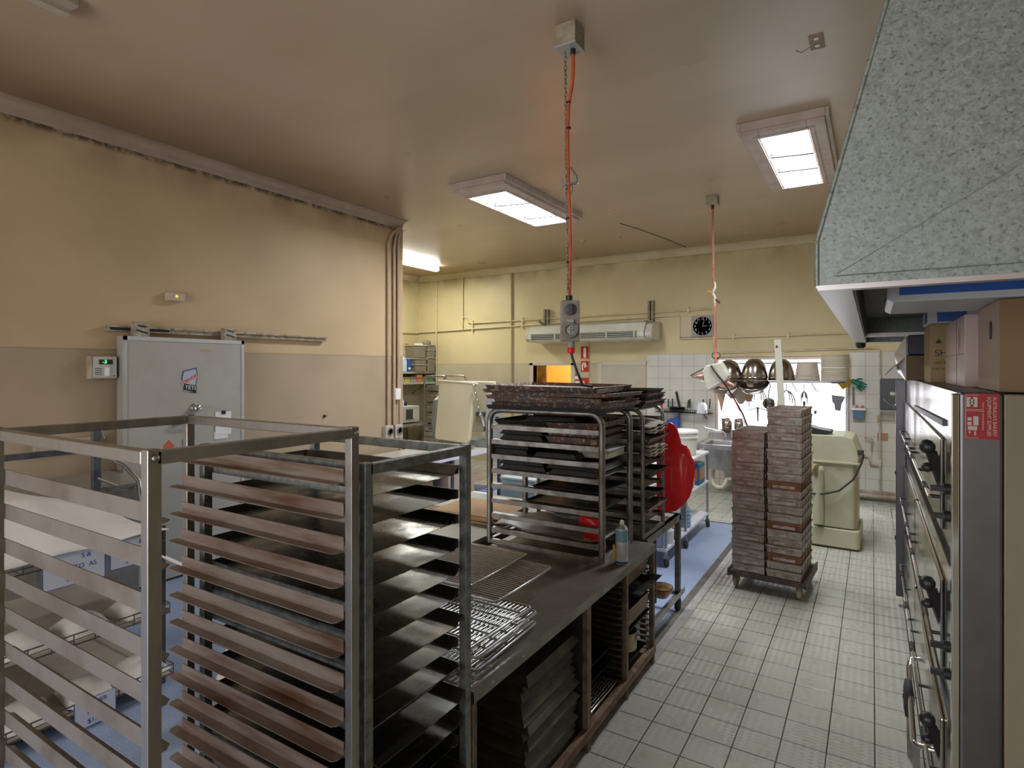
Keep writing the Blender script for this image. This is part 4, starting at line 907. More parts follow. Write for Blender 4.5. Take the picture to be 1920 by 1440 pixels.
def tin_set():
    t=thing('bread_tin_set','','bread tins')
    fr=MB(); a,b_=TW/2,TD/2; h=TH_-.002
    zt=h-.016; e=.0025
    # rim band
    fr.box(-a,a,-b_,-b_+e,zt,h).box(-a,a,b_-e,b_,zt,h).box(-a,-a+e,-b_,b_,zt,h).box(a-e,a,-b_,b_,zt,h)
    fr.tube([(-a,-b_,h),(a,-b_,h),(a,b_,h),(-a,b_,h)],.003,5,closed=True)
    fr.build('strap_frame',tinm,t)
    # tins: 3 pans across the depth, open at top
    mb=MB()
    n=4; L_=(TD-.012)/n
    for k in range(n):
        y0=-b_+.003+k*L_; y1=y0+L_-.004; x0,x1=-a+.003,a-.003; q=.0025
        vo=[(x0+q,y0+q,0),(x1-q,y0+q,0),(x1-q,y1-q,0),(x0+q,y1-q,0),(x0,y0,h-.003),(x1,y0,h-.003),(x1,y1,h-.003),(x0,y1,h-.003)]
        vi=[(x0+q+.003,y0+q+.003,.003),(x1-q-.003,y0+q+.003,.003),(x1-q-.003,y1-q-.003,.003),(x0+q+.003,y1-q-.003,.003),(x0+.003,y0+.003,h-.003),(x1-.003,y0+.003,h-.003),(x1-.003,y1-.003,h-.003),(x0+.003,y1-.003,h-.003)]
        mb.add(vo+vi,[(3,2,1,0),(0,1,5,4),(1,2,6,5),(2,3,7,6),(3,0,4,7),(8,9,10,11),(8,12,13,9),(9,13,14,10),(10,14,15,11),(11,15,12,8),(4,5,13,12),(5,6,14,13),(6,7,15,14),(7,4,12,15)])
    mb.build('pans',tinm,t)
    # pressed panel on the end
    mb=MB(); mb.box(-.085,.085,-b_-.0005,-b_+.0105,.012,.036); 
    mb.build('pressed_panel',mat('tin_panel',(.48,.45,.41),.45,.5,c2=(.22,.16,.12),scale=16,rnd=1),t)
    mb=MB()
    for x in(-.112,.104): mb.box(x,x+.010,-b_+.002,-b_+.008,.006,.046)
    for y in(-.2,-.07,.07,.2):
        mb.box(a-.004,a+.001,y-.012,y+.012,.004,.05); mb.box(-a-.001,-a+.004,y-.012,y+.012,.004,.05)
    mb.build('side_strap',tinm,t)
    return t
pt=tin_set(); first=True
for side,xo,n in(('left',-.146,18),('right',.14,21)):
    for i in range(n):
        z=.152+i*TH_
        p=C0+Vector((ca*xo-sa*0,sa*xo+ca*0,z)); p.x+=random.uniform(-.003,.003); p.y+=random.uniform(-.005,.005)
        nm='shorter left' if side=='left' else 'taller right'
        lab=(f'rusty orange-brown bread tin set' if (side=='right' and i in(2,6)) else 'grey-brown bread tin set')+f', {ORD[n-1-i]} from the top of the {nm} tower'
        if first: r=pt; r.location=p; r.rotation_euler=(0,0,RT); r['label']=lab; r['group']='stacked bread tin sets'; first=False
        else: r=dup(pt,p,RT+random.uniform(-.008,.008),lab,'stacked bread tin sets')
        if side=='right' and i in(2,6,11):
            for c in [c for c in bpy.data.objects if c.parent==r and c.name.startswith(('strap','side','pans'))]:
                c.data=c.data.copy(); c.data.materials[0]=tinrust
# ================= OVEN AND HOOD =================
OX,OY0,OY1,OZ=.23,2.27,5.62,1.825
ov=thing('deck_oven','tall stainless deck oven with round black knobs along the right side','oven',(OX,OY0,0))
mir=mat('polished_oven_steel',(.55,.53,.50),.13,1,c2=(.48,.45,.41),scale=2,r2=.22)
side=mat('oven_side_steel',(.19,.19,.20),.35,.9,c2=(.15,.15,.16),scale=4)
D=OY1-OY0
MB().box(0,.105,0,D,.10,OZ).build('body',side,ov,bev=.008)
MB().box(.108,1.30,0.004,D,.0,OZ-.005).build('side_panel',mat('cream_side_panel',(.25,.22,.16),.5,c2=(.22,.19,.14),scale=2),ov,bev=.004)
MB().box(-.004,0,.03,D,.12,OZ-.003).build('face_sheet',mir,ov)
MB().box(-.012,.02,D-.0,D+.02,.10,OZ-.01).box(-.02,0,.0,.03,.10,OZ-.005).build('corner_trim',chrome,ov,bev=.003)
MB().box(-.07,-.004,D-.06,D,.08,OZ-.02).build('end_fascia',mat('dark_oven_fascia',(.10,.10,.115),.35,.6),ov,bev=.004)
for x,y in((.08,.15),(.08,D-.2)): MB().cyl((x,y,0),(x,y,.11),.03).build('foot',black,ov)
decks=[1.30,.78,.26]
for i,z in enumerate(decks):
    dB=MB().box(-.016,-.004,1.95,D-.12,z,z+.34).build('oven_door',mir,ov,bev=.006)
    dA=MB().box(-.016,-.004,.40,1.90,z,z+.34).build('oven_door',mir,ov,bev=.006)
    MB().box(-.014,-.003,.05,D-.05,z-.055,z-.04).build('deck_seam',blackink,ov)
    for y0,y1,dr in((.45,1.85,dA),(2.0,D-.17,dB)):
        MB().cyl((-.045,y0,z+.11),(-.045,y1,z+.11),.006).build('handle_bar',chrome,dr)
        mb=MB()
        for y in(y0+.02,y1-.02,(y0+y1)/2): mb.cyl((-.016,y,z+.11),(-.045,y,z+.11),.007)
        mb.build('handle_bracket',black,dr)
        mb=MB()
        for y in(y0+.25,y1-.25): mb.cyl((-.045,y-.05,z+.11),(-.045,y+.05,z+.11),.011)
        mb.build('grip',black,dr)
    # levers with ball knobs
    for y,zz in((.45,z+.27),(D-.03,z+.25)):
        la=MB().bar((-.0,y+.02,zz-.12),(-.04,y,zz+.01),.014,.035).build('lever_arm',black,ov)
        MB().lathe([(0,-.028),(.016,-.023),(.026,-.008),(.026,.008),(.016,.023),(0,.028)],(-.052,y,zz+.03),n=18).build('ball_knob',black,la)
        MB().lathe([(0,-.02),(.016,-.012),(.02,0),(.016,.012),(0,.02)],(-.052,y+.01,zz-.05),n=14).build('small_ball_knob',black,la)
    for zz in(z+.20,z+.11):
        MB().cyl((-.004,.12,zz),(-.012,.12,zz),.040).cyl((-.012,.12,zz),(-.03,.12,zz),.018).box(-.065,-.02,.11,.13,zz-.008,zz+.008).build('control_knob',black,ov)
MB().bar((-.008,.35,1.70),(-.008,2.1,1.66),.012,.022).build('dark_strip',black,ov)
# red supplier sticker on the side
t=thing('supplier_sticker','red and white supplier sticker on the near corner of the oven side','sticker',(.243,OY0,1.682))
SW,SH=.083,.140
MB().box(0,SW,-.0015,0,0,SH).build('sticker_sheet',mat('sticker_red_vinyl',(.33,.012,.018),.45),t)
wv=mat('sticker_white_vinyl',(.50,.47,.43),.5)
mb=MB()
def wb(x0,x1,z0,z1): mb.box(x0*SW,x1*SW,-.0028,-.0015,z0*SH,z1*SH)
wb(.02,.40,.02,.028);wb(.02,.40,.955,.965);wb(.02,.035,.02,.96);wb(.0,.52,.64,.65);wb(.0,.52,.61,.62)
wb(.05,.17,.70,.92);wb(.25,.37,.70,.92);wb(.14,.28,.76,.80);wb(.14,.28,.82,.87)
wb(.08,.20,.40,.47);wb(.08,.20,.30,.37);wb(.25,.40,.30,.50);wb(.09,.36,.19,.28);wb(.12,.16,.12,.17);wb(.28,.33,.08,.17)
mb.build('sticker_emblem',wv,t)
for tx,xx,sz in(('EQUIPMENT SUPPLIES',.705,.0125),("AUSTRALIA'S BAKERY",.865,.0125),('bakery and catering equipment',.54,.0068)):
    o=text(tx,sz,wv,t,(xx*SW,-.0022,.5*SH),(0,0,0),.0006,'sticker_lettering')
    o.rotation_euler=(Matrix.Rotation(R(90),3,'X')@Matrix.Rotation(R(-90),3,'Z')).to_euler()
# wheeled loader at the foot of the oven
ld=thing('wheeled_loader','low chrome-framed loader with a black wheel parked at the foot of the oven','loader',(.22,3.55,0))
MB().tube([(.0,-.55,.30),(-.06,-.55,.30),(-.07,-.50,.29),(-.06,.1,.34),(-.05,.18,.36),(.0,.20,.36)],.012,8).build('tubular_frame',chrome,ld)
Mw=Matrix.Translation((-.07,-.1,.28))@Matrix.Rotation(R(90),4,'Y')
MB().lathe([(.0,-.02),(.05,-.02),(.085,-.014),(.088,0),(.085,.014),(.05,.02),(0,.02)],n=28,M=Mw).build('wheel',rubber,ld)
MB().lathe([(.0,-.024),(.03,-.024),(.03,.024),(0,.024)],n=16,M=Mw).build('wheel_hub',chrome,ld)
MB().bar((-.065,-.1,.28),(-.06,-.1,0.0),.03,.03).bar((-.06,-.5,.29),(-.055,-.5,0),.025).build('support_leg',dsteel,ld)
# extraction hood
hd=thing('extraction_hood','large galvanised sheet metal extraction hood above the oven','extraction hood',(0,0,0))
HY0,HY1,HX,HZ=1.60,5.35,-.113,2.10
def sheet(vs,fs,name,m=galvsheet,sol=.004): return MB().add(vs,fs).build(name,m,hd,solid=sol)
z1,z2=2.21,3.9; xt=HX+(z2-z1)*.267
sheet([(HX,HY0,HZ),(HX,HY0,z1),(HX,HY1,z1),(HX,HY1,HZ)],[(0,1,2,3)],'front_skirt')
sheet([(HX,HY0,z1),(xt,HY0,z2),(xt,HY1,z2),(HX,HY1,z1)],[(0,1,2,3)],'sloping_front')
# near end, cross broken from lower corner
sheet([(HX,HY0,HZ),(1.58,HY0,HZ),(1.58,HY0+.0,3.2),(HX,HY0,z1),(xt,HY0,z2),(1.58,HY0,z2),(HX+.05,HY0-.001,HZ+.01)],[(0,1,2),(0,2,5,4,3)],'end_panel')
MB().prism([(HX+.03,HZ+.02),(1.56,HZ+.02),(1.56,3.1)],(0,HY0-.004,0),(0,-1,0),.006,(1,0,0),(0,0,1)).build('folded_stiffener',galvsheet,hd,bev=.003)
sheet([(HX,HY1,HZ),(1.58,HY1,HZ),(1.58,HY1,z2),(xt,HY1,z2),(HX,HY1,z1)],[(0,1,2,3,4)],'far_panel')
MB().box(HX-.004,HX+.070,HY0-.004,HY1+.002,HZ-.006,HZ).box(HX,1.58,HY0-.006,HY0+.03,HZ-.012,HZ).box(HX,1.58,HY1-.05,HY1+.002,HZ-.006,HZ).build('bottom_gutter',mat('bright_gutter_steel',(.62,.60,.62),.35,.85),hd)
MB().tube([(HX-.002,HY0,HZ),(HX-.002,HY0,z1),(xt-.002,HY0,z2)],.006,6).build('seam_bead',galvsheet,hd)
MB().box(HX+.075,1.5,HY0+.05,HY1-.06,HZ+.18,HZ+.2).build('filter_bank',mat('greasy_filter',(.045,.042,.038),.6,.3,c2=(.1,.095,.08),scale=80),hd)
MB().box(HX+.070,HX+.076,HY0+.03,HY1-.05,HZ,HZ+.2).build('inner_wall',mat('greasy_steel',(.08,.075,.07),.5,.6),hd)
MB().box(HX+.07,1.5,4.30,4.32,HZ-.006,HZ+.02).build('cross_rail',steel,hd)
MB().lathe([(0,-.045),(.022,-.045),(.035,-.03),(.035,-.006),(0,-.006)],(HX+.035,HY1-.04,HZ),n=16).build('drain_fitting',black,hd)

# ================= CARTONS ON THE OVEN =================
def carton(label,x0,x1,y0,y1,z0,z1,m,flaps=False,name='carton',tape=True):
    t=thing(name,label,'box',((x0+x1)/2,(y0+y1)/2,z0)); hx,hy,h=(x1-x0)/2,(y1-y0)/2,z1-z0
    MB().box(-hx,hx,-hy,hy,0,h).build('carton_body',m,t,bev=.004)
    if tape: MB().box(-.025,.025,-hy-.001,hy+.001,h,h+.001).box(-.02,.02,-hy-.0015,-hy,h-.06,h).build('packing_tape',mat('clear_tape',(.6,.55,.48),.15),t)
    return t
t=carton('big beige carton with an oval hand hole at the near end of the oven top',.335,.78,2.34,2.76,OZ,OZ+.29,cardp)
MB().prism([(.022*math.cos(a),.03*math.sin(a)) for a in [2*PI*i/16 for i in range(16)]],(-.2235,-.07,.20),(-1,0,0),.002,(0,1,0),(0,0,1)).build('hand_hole',blackink,t)
MB().box(-.2215,.2215,-.2125,-.2105,.0,.288).build('front_face',cardd,t)
t=carton('white-pink taped carton with a faint red diamond behind the beige one',.305,.70,2.86,3.55,OZ,OZ+.285,mat('pink_white_carton',(.52,.40,.37),.4,c2=(.47,.36,.33),scale=3))
MB().box(-.199,-.197,-.345,.345,.13,.132).box(-.1985,-.1975,-.10,-.097,.0,.285).build('carton_seam',blackink,t)
MB().prism([(0,-.05),(.04,0),(0,.05),(-.04,0)],(-.1985,-.18,.19),(-1,0,0),.001,(0,1,0),(0,0,1)).build('red_diamond',mat('faded_red',(.46,.20,.18),.5),t)
t=carton('yellow-brown carton with small dark print between the dark box and the pink one',.25,.60,3.64,4.05,OZ,OZ+.30,mat('yellow_carton',(.33,.24,.12),.8))
text('HOT',.022,blackink,t,(-.135,-.207,.10),(R(90),0,0)); text('THIS WAY',.016,blackink,t,(-.13,-.207,.07),(R(90),0,0)); text('SH',.045,blackink,t,(-.13,-.207,.15),(R(90),R(-5),0))
MB().prism([(-.014,0),(.014,0),(0,.026)],(-.14,-.2055,.20),(0,-1,0),.001,(1,0,0),(0,0,1)).build('arrow_mark',blackink,t)
t=carton('open dark brown carton with a loose flap at the far end of the oven',.175,.50,4.25,4.65,OZ,OZ+.15,mat('dark_carton',(.16,.11,.065),.8))
MB().add([(-.16,-.2,.15),(-.16,.2,.15),(-.25,.22,.05),(-.27,-.12,.03)],[(0,1,2,3)]).build('open_flap',cardp,t,solid=.004)
MB().add([(-.165,-.2,.0),(-.165,-.2,.27),(-.22,-.05,.16),(-.20,.0,.05)],[(0,1,2,3)]).build('clear_liner',mat('plastic_liner',(.6,.58,.58),.2),t,solid=.003)
text('U F I A A',.03,blackink,t,(-.04,-.205,.12),(R(90),0,0))
solo(MB().box(-.16,.14,-.18,.18,0,.12),'crate',mat('navy_crate',(.02,.025,.05),.5),'dark navy crate stacked on the open brown carton','crate',(.345,4.45,OZ+.155),bev=.006)
t=carton('small blue and white box wedged on top between the cartons and the hood tray',.24,.56,3.66,3.98,OZ+.301,OZ+.37,mat('pale_carton',(.55,.55,.55),.6),tape=False)
MB().box(-.1615,-.1605,-.14,.0,.01,.06).box(-.12,.0,-.1615,-.1605,.01,.06).build('blue_print',mat('carton_blue',(.02,.09,.35),.5),t)
t=thing('plastic_lid_tray','long white plastic tray with a broad blue band resting on the cartons','tray',(.46,2.55,OZ+.292))
MB().prism([(-.42,.012),(-.40,.0),(.55,.0),(.57,.012),(.57,.060),(-.42,.060)],(0,-.25,0),(0,1,0),.5,(1,0,0),(0,0,1)).build('tray_body',mat('milky_white',(.52,.55,.60),.4),t,bev=.006)
MB().box(-.385,.55,-.2515,-.25,.022,.055).build('blue_band',bluepl,t)
t=carton('plain brown carton at the back of the oven top',.80,1.28,2.5,3.0,OZ,OZ+.29,cardd)

# ================= REAR: MIXER, SINK, WINDOW WARE =================
mx=thing('cream_mixer','squat cream enamel machine with a sloping lid below the rear window','mixer',(-.335,7.30,0),R(-2))
def rbox(hx,hy,r,z0,z1,k=1.0,n=5):
    pts=[(sx*(hx-r)+r*math.cos(a),sy*(hy-r)+r*math.sin(a)) for (sx,sy,a0) in((1,1,0),(-1,1,PI/2),(-1,-1,PI),(1,-1,1.5*PI)) for a in [a0+PI/2*i/n for i in range(n+1)]]
    m_=len(pts); vs=[(x,y,z0) for x,y in pts]+[(x*k,y*k,z1) for x,y in pts]
    return MB().add(vs,[tuple(range(m_))[::-1],tuple(range(m_,2*m_))]+[(i,(i+1)%m_,m_+(i+1)%m_,m_+i) for i in range(m_)])
rbox(.205,.30,.05,.22,.90).build('body',cream,mx,bev=.006)
rbox(.235,.33,.04,.02,.21).build('plinth',mat('chipped_cream',(.50,.48,.34),.45,c2=(.16,.10,.06),scale=9,lo=.66,hi=.7),mx,bev=.01)
MB().box(-.22,.22,-.31,.31,0,.022).build('rusty_base',mat('rusty_base_m',(.14,.08,.04),.8),mx)
MB().prism([(-.20,.905),(.22,.905),(.235,.98),(.17,1.17),(.09,1.19),(-.22,1.19),(-.22,.98)],(0,-.30,0),(0,1,0),.60,(1,0,0),(0,0,1)).build('lid',cream,mx,bev=.012)
MB().box(-.205,.235,-.32,.32,.895,.915).build('lid_rim',cream,mx,bev=.003)
MB().cyl((-.14,-.33,.25),(-.14,-.33,.82),.05).lathe([(.05,.82),(.04,.86),(0,.875)],(-.14,-.33,0)).build('side_column',cream,mx)
MB().cyl((-.22,-.31,.82),(-.14,-.38,.82),.065).build('brass_motor',mat('brassy_housing',(.42,.35,.2),.4,.4,c2=(.2,.16,.1),scale=12),mx)
MB().tube([(-.30,-.36,.56),(-.1,-.37,.57),(.05,-.36,.62),(.18,-.34,.75),(.25,-.32,.92),(.27,-.30,1.0),(.24,-.30,1.03)],.010,8).build('power_cable',black,mx)
MB().box(.215,.27,-.32,-.26,1.0,1.05).build('cable_plug',black,mx,bev=.005)
MB().box(.02,.09,-.303,-.300,.83,.85).build('name_badge',greypl,mx)
MB().box(.208,.214,-.30,-.28,.22,.88).build('rusty_edge',mat('rust_edge',(.3,.18,.09),.7),mx)
solo(MB().prism([(-.16,0),(.10,0),(.16,.015),(.15,.035),(.02,.055),(-.14,.10)],(0,-.14,0),(0,1,0),.28,(1,0,0),(0,0,1)),'scale_pan',mat('dark_pan',(.07,.07,.065),.35,.5),'dark angled pan lying on the lid of the cream mixer','pan',(-.52,7.15,1.195),bev=.006)
solo(rbox(.10,.10,.03,0,.5),'drum',mat('tank_grey',(.42,.40,.36),.5,c2=(.3,.26,.22),scale=6),'small grey drum standing between the tin towers and the cream mixer','drum',(-.72,7.6,0))

# sink
sk=thing('sink_bench','stainless sink bench with a swivel tap under the rear window','sink',(-2.28,8.85,0))
MB().box(0,.12,0,.95,.72,.76).box(.62,1.5,0,.95,.72,.76).box(.12,.62,0,.12,.72,.76).box(.12,.62,.62,.95,.72,.76).build('bench_top',steel,sk,bev=.003)
MB().box(0,1.5,.93,.955,.76,.86).build('splashback',steel,sk,bev=.003)
MB().box(0,1.5,-.004,0,.70,.765).build('front_edge',steel,sk)
MB().add([(.12,.12,.76),(.62,.12,.76),(.62,.62,.76),(.12,.62,.76),(.15,.15,.38),(.59,.15,.38),(.59,.59,.38),(.15,.59,.38)],[(0,4,5,1),(1,5,6,2),(2,6,7,3),(3,7,4,0),(4,7,6,5)]).build('sink_bowl',steel,sk,solid=.004)
MB().tube([(.30,.75,.76),(.30,.75,.86),(.27,.70,.90),(.10,.50,.95),(.05,.44,.97)],.010,8).cyl((.30,.75,.76),(.30,.75,.82),.022).build('tap',chrome,sk)
for x in(.05,.78,1.44): MB().cyl((x,.05,0),(x,.05,.72),.02).build('leg',mat('stained_leg',(.46,.42,.36),.5,c2=(.3,.22,.15),scale=8),sk)
tr=mat('cream_waste_pipe',(.60,.56,.44),.45)
MB().tube([(.22,.35,.38),(.20,.33,.30),(.20,.32,.20),(.22,.30,.13),(.28,.29,.09),(.36,.28,.10),(.40,.28,.16),(.42,.28,.23),(.48,.28,.25),(.56,.28,.25)],.032,10).build('waste_trap',tr,sk)
MB().lathe([(0,-.03),(.045,-.03),(.045,.03),(0,.03)],M=Matrix.Translation((.60,.27,.26))@Matrix.Rotation(R(70),4,'Y')).build('pipe_coupling',mat('coupling_grey',(.13,.14,.15),.5),sk)
MB().tube([(.1,.9,.62),(.8,.9,.60),(1.5,.9,.60)],.009,6).tube([(.1,.9,.55),(.8,.9,.53),(1.5,.9,.53)],.009,6).build('supply_pipe',mat('grey_supply_pipe',(.25,.24,.23),.4),sk)
t=thing('brass_valve','small brass valve fitting hanging under the sink beside the trap','valve',(-1.60,9.1,.0))
MB().tube([(-.02,0,.22),(.03,0,.15),(.06,0,.08)],[.02,.022,.012],8).box(-.05,.0,-.01,.01,.18,.21).cyl((.06,0,0),(.06,0,.08),.012).build('valve_body',mat('brass',(.45,.32,.14),.4,.7),t)

# window ware
WY=9.62
t=thing('pot_rail','thin dark rail across the rear window carrying utensils','rail',(-2.30,WY,1.685))
MB().cyl((0,0,0),(2.0,0,.01),.010).build('rail_bar',mat('rail_grey',(.15,.14,.15),.4,.5),t)
MB().cyl((.0,.0,0),(0,.2,0),.008).cyl((1.97,.0,.01),(1.97,.22,.01),.008).build('rail_bracket',dsteel,t)
MB().cyl((-.06,-.005,0),(.02,-.005,0),.018).build('end_cap',white,t)
sh=thing('wire_shelf','bright wire shelf over the pot rail holding upturned bowls','shelf',(-2.25,9.45,1.712))
mb=MB()
for k in range(7): mb.cyl((0,.0+k*.055,0),(1.95,k*.055,.0),.004,n=6)
mb.build('wires',steel,sh)
MB().box(0,.02,-.01,.39,-.015,-.004).box(1.93,1.95,-.01,.39,-.015,-.004).build('shelf_bracket',steel,sh)
def bowl(label,x,r,h,y=9.62,tilt=0,m=None):
    t=thing('mixing_bowl',label,'bowl',(x,y,1.718)); 
    prof=[(r+.012,0),(r+.012,.006),(r,.006)]+[(r*math.cos(a)**.75,.006+(h-.006)*math.sin(a)) for a in [PI/2*i/12 for i in range(1,12)]]+[(0.0,h)]
    MB().lathe(prof,n=36,cap=False).build('bowl_shell',m or mat('bowl_steel',(.40,.36,.33),.22,1,c2=(.32,.29,.26),scale=3),t,rot=(R(tilt),0,0)); return t
bowl('upturned steel mixing bowl partly hidden behind the taped power outlet',-1.93,.20,.31)
bowl('upturned steel mixing bowl tipped forward, second from the left in the rear window',-1.55,.195,.33,tilt=0)
bowl('upturned steel mixing bowl behind the tall white paddle in the rear window',-1.17,.185,.32)
MB().lathe([(.0,0),(.14,.0),(.19,-.06),(.21,-.10)],n=36,cap=False)
for x,r,lab in((-1.93,.22,'wide shallow steel bowl hanging below the left upturned bowl'),(-1.53,.215,'wide shallow steel bowl hanging below the second upturned bowl')):
    t=thing('steel_bowl',lab,'bowl',(x,9.40,1.60)); 
    MB().lathe([(r,.07),(r*1.03,.075),(r*.97,.03),(r*.8,-.03),(r*.45,-.07),(0,-.08)],n=36,cap=False).build('bowl_shell',MATS['bowl_steel'],t,rot=(R(22),0,0))
def bucket(name,label,loc,r0,r1,h,m,ribs=(),lid=None,handle=False):
    t=thing(name,label,'bucket',loc)
    prof=[(0,0),(r0,0)]
    for k in range(1,13):
        z=h*k/13; prof.append((r0+(r1-r0)*z/h,z))
    prof+= [(r1,h),(r1-.004,h),(r0-.004,.006),(0,.006)]
    MB().lathe(prof,n=32,cap=False).build('pail',m,t)
    if ribs:
        mb=MB()
        for z in ribs: rr=r0+(r1-r0)*z/h; mb.lathe([(rr,z-.008),(rr+.008,z-.006),(rr+.008,z+.006),(rr,z+.008)],n=32,cap=False)
        mb.build('rib',m,t)
    if lid: MB().lathe([(r1+.006,h-.02),(r1+.008,h+.004),(r1-.005,h+.012),(0,h+.012)],n=32,cap=False).build('lid',lid,t)
    if handle: MB().tube([(r1*math.cos(a),r1*.6*math.sin(a)*-1,h-.05-.06*math.sin(a)) for a in [PI*i/12 for i in range(13)]],.003,5).build('wire_handle',steel,t)
    return t
beige=mat('beige_plastic',(.62,.54,.45),.5)
bucket('bucket','upturned beige bucket in the rear window right of the bowls',(-.82,9.62,1.718),.17,.135,.27,beige,(.02,.07,.26))
for k in range(4): bucket('plastic_tub',f'ribbed cream tub, {["lowest","second lowest","second highest","topmost"][k]} of the stack at the right of the rear window',(-.46,9.60,1.718+k*.094),.18,.175,.092,mat('cream_tub_plastic',(.60,.54,.44),.5),(.03,.06,.085))
for x,lab in((-1.99,'left of two straight steel cups on the window sill'),(-1.80,'right of two straight steel cups on the window sill')):
    t=thing('steel_cup',lab,'cup',(x,9.78,.872)); MB().lathe([(0,0),(.075,0),(.085,.22),(.081,.22),(.071,.005),(0,.005)],n=28,cap=False).build('cup_wall',MATS['bowl_steel'],t)
# hanging utensils
def hang(name,label,x,z=1.68): return thing(name,label,'utensil',(x,WY-.02,z))
ug=mat('utensil_steel',(.16,.15,.15),.35,.8)
def whisk(label,x,R0,h,zt,n=3):
    t=hang('whisk',label,x); mb=MB()
    mb.cyl((0,0,-.01),(0,0,-zt),.006,n=6); mb.build('hook',ug,t)
    mb=MB()
    for k in range(n):
        r=R0*(1-.30*k); hh=h*(1-.16*k)
        mb.tube([(-r*math.cos(a),0,-zt-hh+hh*math.sin(a)**.9 -.0) for a in [PI*i/16 for i in range(17)]],.008,6)
    mb.tube([(-R0,0,-zt-h),(-R0,0,-zt-h-.07),(0,0,-zt-h-.03),(R0,0,-zt-h-.07),(R0,0,-zt-h)],.008,6)
    mb.build('wire_loops',ug,t)
    MB().cyl((0,0,-zt-h-.02),(0,0,-zt-h-.24),.018,.009).build('shaft',ug,t); return t
whisk('largest arched wire whisk attachment hanging in the rear window',-1.50,.13,.27,.09)
whisk('arched wire whisk half behind the white paddle',-1.10,.12,.22,.12)
t=whisk('small pale whisk hanging right of the paddle',-.86,.04,.12,.13)
t=hang('strainer','round steel strainer hanging beside the large whisk',-1.34)
MB().tube([(0,0,0),(.02,0,-.06),(.0,0,-.12),(-.01,0,-.24)],.009,6).build('handle',ug,t)
MB().lathe([(.0,-.0),(.06,.02),(.085,.06),(.088,.06)],n=24,cap=False,M=Matrix.Translation((0,.03,-.33))@Matrix.Rotation(R(80),4,'X')).build('bowl',MATS['bowl_steel'],t,solid=.004)
t=hang('ladle','thin ladle with a straight handle hanging over the strainer',-1.27)
MB().bar((0,-.05,-.22),(.03,-.05,-.48),.018,.005).cyl((0,-.05,-.01),(0,-.05,-.23),.004,n=6).build('handle',ug,t)
t=hang('pastry_brush','wooden handled pastry brush hanging by the paddle',-1.20)
MB().cyl((0,0,-.14),(0,0,-.34),.018,.014).build('handle',mat('purple_brown_wood',(.24,.13,.13),.5),t); MB().cyl((0,0,-.34),(0,0,-.50),.016).build('ferrule',ug,t); MB().cyl((0,0,0),(0,0,-.14),.003,n=5).build('loop',ug,t)
for i,(x,l) in enumerate(((-.98,.14),(-.72,.13))):
    t=hang('meat_hook',('left' if i==0 else 'right')+' thin wire hook hanging empty in the window beside the small whisk',x)
    MB().tube([(-.04,0,0),(-.02,0,-.05),(.02,0,-l+.02),(.04,0,-l),(.06,0,-l+.03)],.007,6).build('hook',ug,t)
t=hang('dough_scraper','broad grey scraper hanging upside down at the right of the rear window',-.42)
MB().prism([(-.085,-.17),(.09,-.19),(.06,-.27),(.045,-.29),(.03,-.40),(-.04,-.39),(-.05,-.30),(-.075,-.27)],(0,0,0),(0,1,0),.012,(1,0,0),(0,0,1)).build('blade',mat('scraper_grey',(.20,.20,.24),.5),t,bev=.003)
MB().cyl((-.09,0,0),(.07,0,-.0),.006,n=6).tube([(0,0,0),(0,0,-.06),(-.01,0,-.10),(0,0,-.17)],.004,6).build('hook',ug,t)
t=hang('bottle_opener','little dark fitting on a rail in front of the bright window',-.72)
MB().box(-.04,.04,-.005,.005,-.41,-.405).box(-.01,.025,-.02,.02,-.45,-.41).build('fitting',ug,t); MB().cyl((0,0,-.0),(0,0,-.41),.003,n=5).build('wire',ug,t)
# piping bags
for i,(x,w,l,mm,lab) in enumerate(((-2.03,.12,.46,'orange','leftmost cone shaped piping bag with a long dangling tip under the taped outlet'),(-1.86,.10,.26,'orange','short orange-stained piping bag second from the left on the pot rail'),(-1.74,.10,.34,'grey','grey-green piping bag third from the left on the pot rail'),(-1.63,.085,.30,'orange2','peach stained piping bag beside the large arched whisk'))):
    m_={'orange':mat('stained_bag',(.52,.40,.32),.7,c2=(.75,.36,.2),scale=5,lo=.5,hi=.6),'grey':mat('grey_bag',(.5,.45,.36),.7,c2=(.6,.5,.4),scale=5),'orange2':mat('peach_bag',(.52,.35,.2),.7,c2=(.38,.30,.22),scale=7)}[mm]
    t=thing('piping_bag',lab,'piping bag',(x,WY-.06,1.68))
    if i==0: prof=[(w,.0),(w*1.02,-.10),(w*.9,-.17),(w*.5,-.20),(w*.28,-.32),(.01,-l)]
    else: prof=[(w*.85,.0),(w,-.10),(w*.8,-l*.75),(w*.35,-l)]
    mb=MB(); mb.lathe([(r*(1.0),z) for r,z in prof],n=14,cap=False)
    for v in mb.v: v.y*=.35; v.x*=1+.12*math.sin(v.z*30+i)
    mb.build('bag_cloth',m_,t)
    MB().cyl((-w*.8,0,.003),(w*.8,0,.003),.006,n=6).build('bag_cord',ug,t)
# tall white paddle standing behind the tin towers
t=thing('wooden_paddle','tall narrow white paddle standing upright in front of the rear window','paddle',(-1.02,8.45,0))
MB().bar((.07,0,0.0),(-.055,0,2.28),.085,.02,up=(0,1,0)).build('blade',mat('white_board_paint',(.60,.59,.50),.5),t,bev=.004)
MB().box(-.075,-.05,-.016,-.010,2.17,2.20).build('hole',blackink,t)

